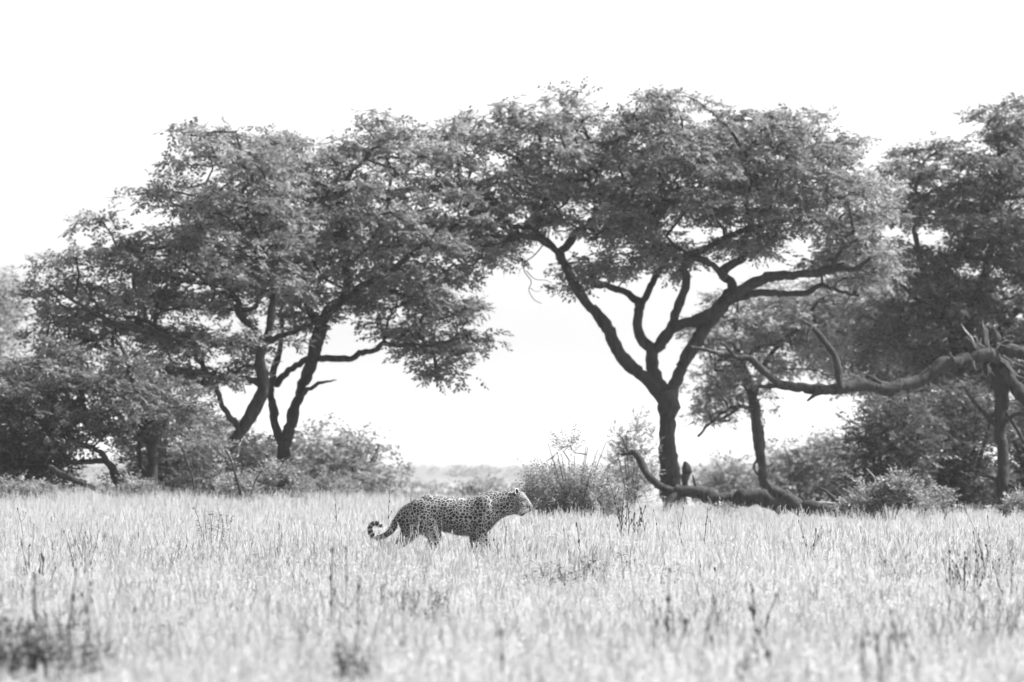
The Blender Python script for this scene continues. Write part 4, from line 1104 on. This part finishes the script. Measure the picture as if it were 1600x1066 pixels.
        for k in range(5):
            wk = MB()
            p0 = np.array([LX(826.5), s * .045, LZ(795 + k * 0.8)])
            p1 = p0 + np.array([-.05 - .01 * k, s * .07, -.012 * k + .01])
            p2 = p1 + np.array([-.05, s * .02, -.03])
            wk.tube(spline([p0, p1, p2], .02), [.0009] * len(spline([p0, p1, p2], .02)), 4); wk.build("whisker", mw, root)
    nb = MB(); nb.ball((LX(831.3), 0, LZ(791.8)), (.014, .020, .013), 12, 8); nb.build("nose", mk, root)
leopard()

# ------------------------------------------------------------------ grass
def tuft_mesh(seed, nb, hmean, spread, width, heads, lean=0.35, fluff=0):
    rng = np.random.default_rng(seed); mb = MB()
    for k in range(nb):
        r = spread * math.sqrt(rng.uniform()); a = rng.uniform(0, 6.283)
        h = hmean * rng.uniform(0.3, 1.3)
        b = np.array([r * math.cos(a), r * math.sin(a), -0.02])
        da = a + rng.normal(0, 1.2)
        out = lean * h * rng.uniform(0.1, 1.3)
        dirv = np.array([math.cos(da), math.sin(da), 0])
        fa = rng.uniform(0, 6.283); wv = np.array([math.cos(fa), math.sin(fa), 0]) * width * rng.uniform(0.6, 1.3)
        pts = [b + np.array([0, 0, h]) * t + dirv * out * t * t - np.array([0, 0, 0.25 * out]) * t ** 3 for t in (0, 0.4, 0.75, 1.0)]
        ws = (1, 0.9, 0.6, 0.0)
        v = []
        for p, q in zip(pts[:3], ws[:3]): v += [p - wv * q / 2, p + wv * q / 2]
        v.append(pts[3])
        n0 = mb.n; mb.v.append(np.array(v)); mb.n += 7
        mb.f.append(np.array([[0, 1, 3, 2], [2, 3, 5, 4]]) + n0); mb.f.append(np.array([[4, 5, 6]]) + n0)
    for k in range(heads):
        a = rng.uniform(0, 6.283); r = spread * rng.uniform(0, 1)
        h = hmean * rng.uniform(1.1, 1.9)
        b = np.array([r * math.cos(a), r * math.sin(a), 0]); l = np.array([math.cos(a), math.sin(a), 0]) * h * rng.uniform(0, 0.3)
        top = b + np.array([0, 0, h]) + l
        fa = rng.uniform(0, 6.283); wv = np.array([math.cos(fa), math.sin(fa), 0])
        mid = b + np.array([0, 0, h * 0.55]) + l * 0.35
        mb.add([b - wv * .001, b + wv * .001, mid + wv * .001, mid - wv * .001, top + wv * .0008, top - wv * .0008], [[0, 1, 2, 3], [3, 2, 4, 5]])
        for q in range(5):
            o = mid + (top - mid) * (0.45 + 0.13 * q); sd_ = rng.choice([-1, 1]) * rng.uniform(.5, 1) * wv * .012
            mb.add([o, o + sd_ * .5 + np.array([0, 0, .008]), o + sd_ + np.array([0, 0, .03]), o + np.array([0, 0, .018])], [[0, 1, 2, 3]])
    # loose awns and bent tips in every direction
    n = fluff
    if n:
        a = rng.uniform(0, 6.283, n); r = spread * np.sqrt(rng.uniform(0, 1.2, n))
        c = np.stack([r * np.cos(a), r * np.sin(a), hmean * rng.uniform(0.55, 1.25, n)], -1)
        d = rng.normal(0, 1, (n, 3)); d[:, 2] *= 0.7; d /= np.linalg.norm(d, axis=1)[:, None]
        q = np.cross(d, rng.normal(0, 1, (n, 3))); q /= np.linalg.norm(q, axis=1)[:, None]
        L = rng.uniform(.012, .034, (n, 1)); W = rng.uniform(.0016, .0034, (n, 1))
        v = np.stack([c - d * L, c + q * W, c + d * L, c - q * W], 1).reshape(-1, 3)
        mb.add(v, np.arange(n * 4).reshape(-1, 4))
    return mb.mesh("grass_tuft", True)

def scatter(name, label, tufts, material, pos, sc, seed):
    rng = np.random.default_rng(seed)
    c = bpy.data.collections.new(name + "_tufts")
    for k, t in enumerate(tufts):
        o = bpy.data.objects.new("grass_tuft", t); t.materials.append(material); c.objects.link(o)
    me = bpy.data.meshes.new(name)
    me.vertices.add(len(pos)); me.vertices.foreach_set("co", pos.ravel())
    a = me.attributes.new("rot", 'FLOAT_VECTOR', 'POINT')
    rv = np.stack([rng.normal(0, .12, len(pos)), rng.normal(0, .12, len(pos)), rng.uniform(0, 6.283, len(pos))], -1)
    a.data.foreach_set("vector", rv.astype(np.float32).ravel())
    a = me.attributes.new("sc", 'FLOAT', 'POINT'); a.data.foreach_set("value", sc.astype(np.float32))
    a = me.attributes.new("pick", 'INT', 'POINT'); a.data.foreach_set("value", rng.integers(0, len(tufts), len(pos)).astype(np.int32))
    me.update()
    o = bpy.data.objects.new(name, me); COL.objects.link(o)
    o['kind'] = 'stuff'; o['label'] = label
    ng = bpy.data.node_groups.new(name, 'GeometryNodeTree')
    ng.interface.new_socket("Geometry", in_out='INPUT', socket_type='NodeSocketGeometry')
    ng.interface.new_socket("Geometry", in_out='OUTPUT', socket_type='NodeSocketGeometry')
    gi = ng.nodes.new("NodeGroupInput"); go = ng.nodes.new("NodeGroupOutput")
    ip = ng.nodes.new("GeometryNodeInstanceOnPoints")
    ci = ng.nodes.new("GeometryNodeCollectionInfo"); ci.inputs["Collection"].default_value = c
    ci.inputs["Separate Children"].default_value = True; ci.inputs["Reset Children"].default_value = True
    def na(n, t):
        x = ng.nodes.new("GeometryNodeInputNamedAttribute"); x.data_type = t; x.inputs[0].default_value = n
        return x.outputs[0]
    l = ng.links.new
    l(gi.outputs[0], ip.inputs["Points"]); l(ci.outputs[0], ip.inputs["Instance"])
    ip.inputs["Pick Instance"].default_value = True
    l(na("pick", 'INT'), ip.inputs["Instance Index"])
    l(na("rot", 'FLOAT_VECTOR'), ip.inputs["Rotation"])
    l(na("sc", 'FLOAT'), ip.inputs["Scale"])
    l(ip.outputs[0], go.inputs[0])
    md = o.modifiers.new("scatter", 'NODES'); md.node_group = ng
    return o

def field(density, y0, y1, rng):
    A = 0.108 * (y1 ** 2 - y0 ** 2) + 13 * (y1 - y0)
    n = int(A * density)
    k = 6.5 / 0.108                      # even density over a strip that widens with distance
    y = np.sqrt(rng.uniform((y0 + k / 1) ** 2, (y1 + k / 1) ** 2, n)) - k / 1
    x = rng.uniform(-1, 1, n) * (0.108 * y + 6.5)
    return x, y

def patch_noise(x, y, s=0.6):
    return np.sin(x * s + 1.7 * np.sin(y * s * 0.33 + 1)) * np.sin(y * s * 0.22 + 1.3 * np.sin(x * s * 0.7))

def build_grass():
    rng = np.random.default_rng(99)
    px, py, sc = [], [], []
    for dens, a, b in ((34, 18, 45), (30, 45, 75), (20, 75, 120), (10, 120, 190)):
        x, y = field(dens, a, b, rng)
        px.append(x); py.append(y)
    x = np.concatenate(px); y = np.concatenate(py)
    s = rng.uniform(0.65, 1.2, len(x)) * (1 + 0.2 * patch_noise(x, y))
    s *= np.where((np.abs(x + 0.4) < 1.1) & (y > 53) & (y < 57.1), 0.66, 1.0)
    keep = ~((np.abs(y - FOCUS) < 0.16) & (x > -1.05) & (x < 0.1) & (rng.uniform(0, 1, len(x)) < 0.7))
    x, y, s = x[keep], y[keep], s[keep]
    pos = np.stack([x, y, gz(x, y)], -1)
    tufts = [tuft_mesh(200 + k, 80, 0.145, 0.18, 0.0021, 6, 1.35, 130) for k in range(7)]
    scatter("grass", "short pale dry grass covering the field", tufts, M_GRASS, pos, s, 7)
    # wispy seeding grass, thickest along the far edge
    ex, ey = field(0.9, 20, 90, rng)
    fx, fy = field(7.0, 92, 124, rng)
    m = patch_noise(fx * 2.2, fy * 2.2) > -0.25
    x = np.concatenate([ex, fx[m]]); y = np.concatenate([ey, fy[m]])
    pos = np.stack([x, y, gz(x, y)], -1)
    tufts = [tuft_mesh(400 + k, 12, 0.22, 0.07, 0.0026, 9, 0.5) for k in range(5)]
    scatter("seeding_grass", "taller wispy seed stalks standing above the dry grass", tufts, M_GRASS, pos, rng.uniform(0.7, 1.25, len(x)), 9)
    # greener tufts in patches
    def px_patch(cx, cy, rx, ry, n):
        u = rng.normal(0, 0.5, (n, 2))
        X = cx + u[:, 0] * rx; Yp = np.maximum(cy + u[:, 1] * ry, 760)
        d = 0.87 * F / (Yp - HZ)
        return (X - 800) / F * d, d
    gx, gy = [], []
    for (cx, cy, rx, ry, n) in [(300, 880, 260, 22, 330), (430, 892, 120, 16, 130), (900, 890, 130, 20, 170), (1405, 895, 45, 12, 90), (1530, 900, 90, 20, 130), (620, 945, 110, 28, 120), (1400, 870, 120, 20, 60), (140, 860, 60, 20, 80), (60, 1010, 120, 50, 110), (560, 1040, 60, 30, 40), (1560, 980, 90, 60, 110), (1080, 1000, 90, 50, 60), (700, 880, 240, 20, 90), (1350, 1030, 160, 40, 60)]:
        a, b = px_patch(cx, cy, rx, ry, n); gx.append(a); gy.append(b)
    a, b = field(1.2, 19, 110, rng); gx.append(a); gy.append(b)
    x = np.concatenate(gx); y = np.concatenate(gy)
    pos = np.stack([x, y, gz(x, y)], -1)
    tufts = [tuft_mesh(300 + k, 40, 0.155, 0.09, 0.0045, 2, 0.6) for k in range(4)]
    scatter("green_grass", "patches of darker greener grass among the dry grass", tufts, M_GREEN, pos, rng.uniform(0.7, 1.25, len(x)), 8)
build_grass()

# ------------------------------------------------------------------ weeds
WG = "dry weed stalks in the grass"
LG = "dark leafy weeds in the grass"
def wd(vb):                 # distance of a plant whose visible foot is at row vb
    return 0.85 * F / (vb - HZ)

def stalk_part(root, org, base, top, rng, r, buds, bark=M_STALK, side=0):
    p0 = np.array(base); p1 = np.array(top); L = np.linalg.norm(p1 - p0)
    mid = (p0 + p1) / 2 + np.array([rng.normal(0, .05), rng.normal(0, .05), 0]) * L
    q = spline([p0, mid, p1], L / 9)
    mb = MB(); mb.tube(q, np.linspace(r, r * 0.6, len(q)), 5)
    for k in range(buds):
        t = 1 - 0.62 * (k / max(1, buds)) ** 1.1
        c = p0 + (p1 - p0) * t if False else q[min(len(q) - 1, int(t * (len(q) - 1)))]
        w = r * rng.uniform(1.15, 1.9)
        mb.ball(c + rng.normal(0, r * 0.8, 3), (w, w, w * rng.uniform(1.6, 2.8)), 6, 5)
    for k in range(side):
        i = int(rng.uniform(0.35, 0.85) * (len(q) - 1)); a = rng.uniform(0, 6.283); l = L * rng.uniform(.1, .22)
        e = q[i] + np.array([math.cos(a) * .5, math.sin(a) * .5, .8]) * l
        mb.tube([q[i], (q[i] + e) / 2 + np.array([math.cos(a), math.sin(a), 0]) * l * .1, e], [r * .6, r * .5, r * .4], 4)
        mb.ball(e, (r * 1.4, r * 1.4, r * 3.2), 6, 5)
    return mb.build("stem", bark, root, origin=org)

def dry_weed(label, px, top, vb, n=1, fan=0.0, seed=0, r=0.004, buds=5, side=1, lean=0.0):
    rng = np.random.default_rng(1000 + seed)
    d = wd(vb); x = (px - 800) / F * d
    z = float(gz(x, d)); h = (vb - top) / F * d + 0.18
    root = empty("dry_weed", (x, d, z), label, "weed", WG)
    org = np.array([x, d, z])
    for k in range(n):
        u = 0 if n == 1 else (k / (n - 1) - 0.5) * 2
        fx = fan / F * d * u
        hh = h * (1 if n == 1 else rng.uniform(0.45, 1.0) if k else 1.0)
        b = org + np.array([fx * 0.25, rng.normal(0, .015), -0.03])
        t = org + np.array([fx + (lean + rng.normal(0, .07)) * hh + rng.normal(0, .015), rng.normal(0, .05), hh])
        stalk_part(root, org, b, t, rng, r * rng.uniform(.85, 1.2), max(1, buds + int(rng.integers(-2, 2))), side=side + int(rng.integers(0, 2)))

def leafy_weed(label, px, top, vb, width, nstem, leaves, seed, size=0.04, lean=0.0, mat_=None):
    rng = np.random.default_rng(2000 + seed)
    d = wd(vb); x = (px - 800) / F * d; z = float(gz(x, d)); h = (vb - top) / F * d + 0.18
    root = empty("leafy_weed", (x, d, z), label, "weed", LG)
    org = np.array([x, d, z]); hw = width / F * d / 2
    lf = MB()
    for k in range(nstem):
        u = 0 if nstem == 1 else (k / (nstem - 1) - .5) * 2
        b = org + np.array([u * hw * .35, rng.normal(0, .04), -.03])
        t = org + np.array([u * hw + rng.normal(0, .02) + lean * h, rng.normal(0, .08), h * rng.uniform(.65, 1.0)])
        stalk_part(root, org, b, t, rng, 0.0035, 0)
        for j in range(int(leaves * 1.7)):
            s = rng.uniform(.35, 1.0); p = b + (t - b) * s + rng.normal(0, .012, 3)
            a = rng.uniform(0, 6.283); L = size * rng.uniform(.6, 1.3); W = L * .42
            dd = np.array([math.cos(a), math.sin(a), rng.uniform(-.5, .6)]); dd /= np.linalg.norm(dd)
            q = np.cross(dd, [0, 0, 1]); q /= np.linalg.norm(q); q[2] += rng.uniform(-.5, .5)
            up = np.array([0, 0, L * .08])
            lf.add([p, p + dd * L * .45 + q * W * .5 + up, p + dd * L, p + dd * L * .45 - q * W * .5 + up], [[0, 1, 2, 3]])
    lf.v = [a - org for a in lf.v]
    o = link_mesh("foliage", lf.mesh("foliage", False), mat_ or M_WEED_LEAF, root); o['kind'] = 'stuff'

W = dry_weed
W("dark forked dry weed spread like a fan near the left border", 62, 845, 912, 7, 24, 1, .0045, 4, 2)
W("dense upright bundle of thin brownish stalks right of the fanned weed at the left", 130, 822, 900, 9, 20, 2, .0032, 4, 2)
W("thin tall stalk at the far left above the fanned weed", 32, 795, 850, 1, 0, 3, .003, 3, 0)
W("taller of two knotted stalks below the curled tail", 541, 852, 985, 1, 0, 4, .0045, 9, 1)
W("shorter knotted stalk left of its taller twin below the curled tail", 523, 850, 962, 1, 0, 5, .004, 8, 1, .01)
W("faint short stalk right of the two knotted stalks below the tail", 566, 912, 980, 1, 0, 6, .004, 6, 0, .05)
W("stiff stalk rising behind the leopard's rump", 618, 765, 836, 1, 0, 7, .004, 5, 1)
W("slanting seedy stalk showing just above the leopard's rump", 636, 757, 830, 1, 0, 8, .003, 6, 1, .12)
W("little seed stalk sticking up over the middle of the leopard's back", 706, 765, 832, 1, 0, 9, .003, 4, 0, .1)
W("tallest stalk in front of the leopard's chest", 779, 822, 874, 1, 0, 10, .0035, 3, 0, .12)
W("forked stalk against the leopard's front leg", 772, 833, 874, 2, 4, 11, .0032, 3, 1)
W("single bare stalk at the leopard's front paw", 762, 842, 872, 1, 0, 12, .003, 3, 0, .1)
W("upright lone stalk right of and below the leopard's head", 910, 824, 888, 1, 0, 13, .004, 6, 1)
W("thin stem touching the leopard's throat", 786, 790, 850, 1, 0, 14, .003, 1, 0)
W("bare thin weed left of the three stalks under the fallen branch", 1032, 798, 850, 1, 0, 15, .0034, 5, 0, -.08)
W("stalk standing before the hooked fallen branch's foot", 1060, 795, 855, 1, 0, 16, .0034, 6, 0)
W("slanted stalk with dark knots, left of the paired stalks before the log", 1083, 800, 860, 1, 0, 17, .0034, 6, 0, -.1)
W("taller of the paired stalks before the log", 1101, 796, 858, 1, 0, 18, .0036, 7, 1, -.06)
W("shorter of the paired stalks before the log", 1111, 815, 850, 1, 0, 19, .0034, 5, 0)
W("long stalk with a forked dark tip standing below the log's right end", 1258, 818, 882, 1, 0, 20, .0036, 5, 2, -.05)
W("smaller stalk right of the fork-tipped one below the log", 1272, 832, 882, 1, 0, 21, .0034, 5, 1)
W("stub of a stalk between the two stalks below the log's right end", 1267, 858, 888, 1, 0, 22, .004, 4, 0)
W("thick clump of dark stalks fanning out at the right", 1512, 858, 918, 11, 34, 23, .004, 5, 1)
W("spread of taller thin stalks right of the dark fanning clump", 1548, 830, 905, 8, 34, 24, .0032, 5, 1)
W("tall dark blurred stalk in the right half of the near grass", 1056, 895, 1005, 3, 8, 25, .0048, 9, 1)
W("leaning grey stalk left of the tall dark blurred stalk", 1098, 950, 1045, 2, 8, 26, .0045, 7, 0, .1)
W("cluster of short dark stalks in the near grass right of the middle", 1182, 908, 985, 5, 20, 27, .0042, 7, 0)
W("blurred pair of dark stalks low in the near grass, below the cluster", 1202, 1000, 1058, 3, 14, 28, .0045, 7, 0)
W("curved blurred stalk at the bottom, beneath the leopard", 792, 1000, 1075, 1, 0, 29, .0045, 6, 0, -.12)
W("dark soft clump of stalks at the bottom right", 1372, 1000, 1078, 7, 18, 30, .005, 5, 0)
W("bent stalk with knotted side shoots at the bottom right corner", 1462, 1000, 1070, 2, 16, 31, .0045, 6, 1, -.3)
W("straight stalk in the near grass at the left, tallest of its group", 47, 912, 1050, 2, 6, 32, .0048, 6, 3)
W("knobbly stalk right of the tallest stalk at the left", 162, 915, 1010, 1, 0, 33, .0045, 6, 3)
W("pale thin stalk between the two taller stalks at the lower left", 107, 890, 1000, 1, 0, 34, .004, 7, 1)
W("slanting stalk apart from the group at the lower left", 194, 955, 1000, 1, 0, 35, .004, 5, 0, .12)
W("thin stalk left of the knobbly stalk at the lower left", 142, 940, 1000, 1, 0, 36, .0038, 5, 1)
W("stalk leaning right at the edge of the grass near the broken tree", 1552, 800, 845, 2, 12, 37, .0034, 4, 1, -.3)
W("dry stalk standing against the dark bush beside the twin-stemmed tree", 506, 748, 800, 1, 0, 38, .0045, 4, 0)
W("thin weed behind the leopard's hip, left of the stiff stalk", 529, 770, 820, 1, 0, 39, .004, 5, 0)
W("woody many-stemmed weed standing between the shrub and the middle trunk", 976, 752, 845, 9, 26, 40, .0048, 6, 3)
W("sparse stalk right of the woody weed", 998, 775, 850, 2, 6, 41, .0035, 6, 1)
W("lone stalk near the right border behind the stalk clump", 1578, 855, 930, 2, 8, 42, .0035, 5, 1)
W("short stalks left of the dark fanning clump", 1483, 872, 912, 4, 14, 43, .0035, 4, 1)
W("tiny dark stubs of stalks in the grass before the log", 1112, 885, 905, 4, 12, 44, .0038, 3, 0)
W("slim stalk beside the leaning stalks of the middle foreground", 1040, 945, 1020, 2, 10, 45, .0042, 6, 0)
W("blurred reed-like stalk at the right of the near grass", 1392, 960, 1030, 2, 12, 46, .0042, 6, 0)

V = leafy_weed
V("small leafy weed in the pale grass left of the leopard, below the leaning tree", 335, 793, 850, 56, 9, 18, 1, .035)
V("low dark weed below the leopard's head, first of the dark row", 846, 872, 905, 44, 6, 14, 2, .04)
V("middle weed of the low dark row below and right of the leopard", 893, 880, 906, 46, 7, 14, 3, .04)
V("thicker dark weed in the low row under the lone stalk", 928, 868, 900, 46, 7, 18, 4, .045)
V("right-hand weed ending the low dark row", 984, 862, 892, 34, 5, 14, 5, .04)
V("small twisted sprig of dark leaves right of the low dark row", 1038, 872, 905, 28, 3, 10, 6, .035, .2)
V("grey leafy weed in the near grass beneath the leopard's belly", 658, 905, 955, 70, 8, 16, 7, .045)
V("dark tangled weed at the foot of the two knotted stalks", 566, 942, 985, 50, 7, 18, 8, .045)
V("small tuft of dark leaves alone in the near grass, right of the middle", 976, 950, 975, 22, 4, 12, 9, .04)
V("isolated dark sprig in the grass at the left", 262, 950, 990, 34, 3, 9, 10, .05)
V("large blurred leafy weed at the left border", 12, 950, 1060, 70, 9, 22, 11, .05)
V("dark leafy weed under the tallest stalk at the lower left", 62, 985, 1055, 80, 9, 20, 12, .05)
V("spreading leafy weed right of the tallest stalk at the lower left", 128, 980, 1050, 70, 7, 16, 13, .045)
V("soft grey weed at the bottom, left of the middle", 548, 1015, 1068, 60, 7, 16, 14, .045)
V("small leafy weed at the foot of the upright stalk bundle", 108, 940, 985, 40, 4, 12, 15, .045)
V("low grey weed at the bottom beside the curved stalk", 1150, 1035, 1075, 40, 4, 12, 16, .045)
V("small leafy weed at the grass edge right of the stump and branch", 1288, 830, 858, 30, 4, 12, 17, .03)
V("dark little weed in the grass at the right, near the mound of dark grass", 1405, 872, 905, 60, 9, 16, 18, .03)
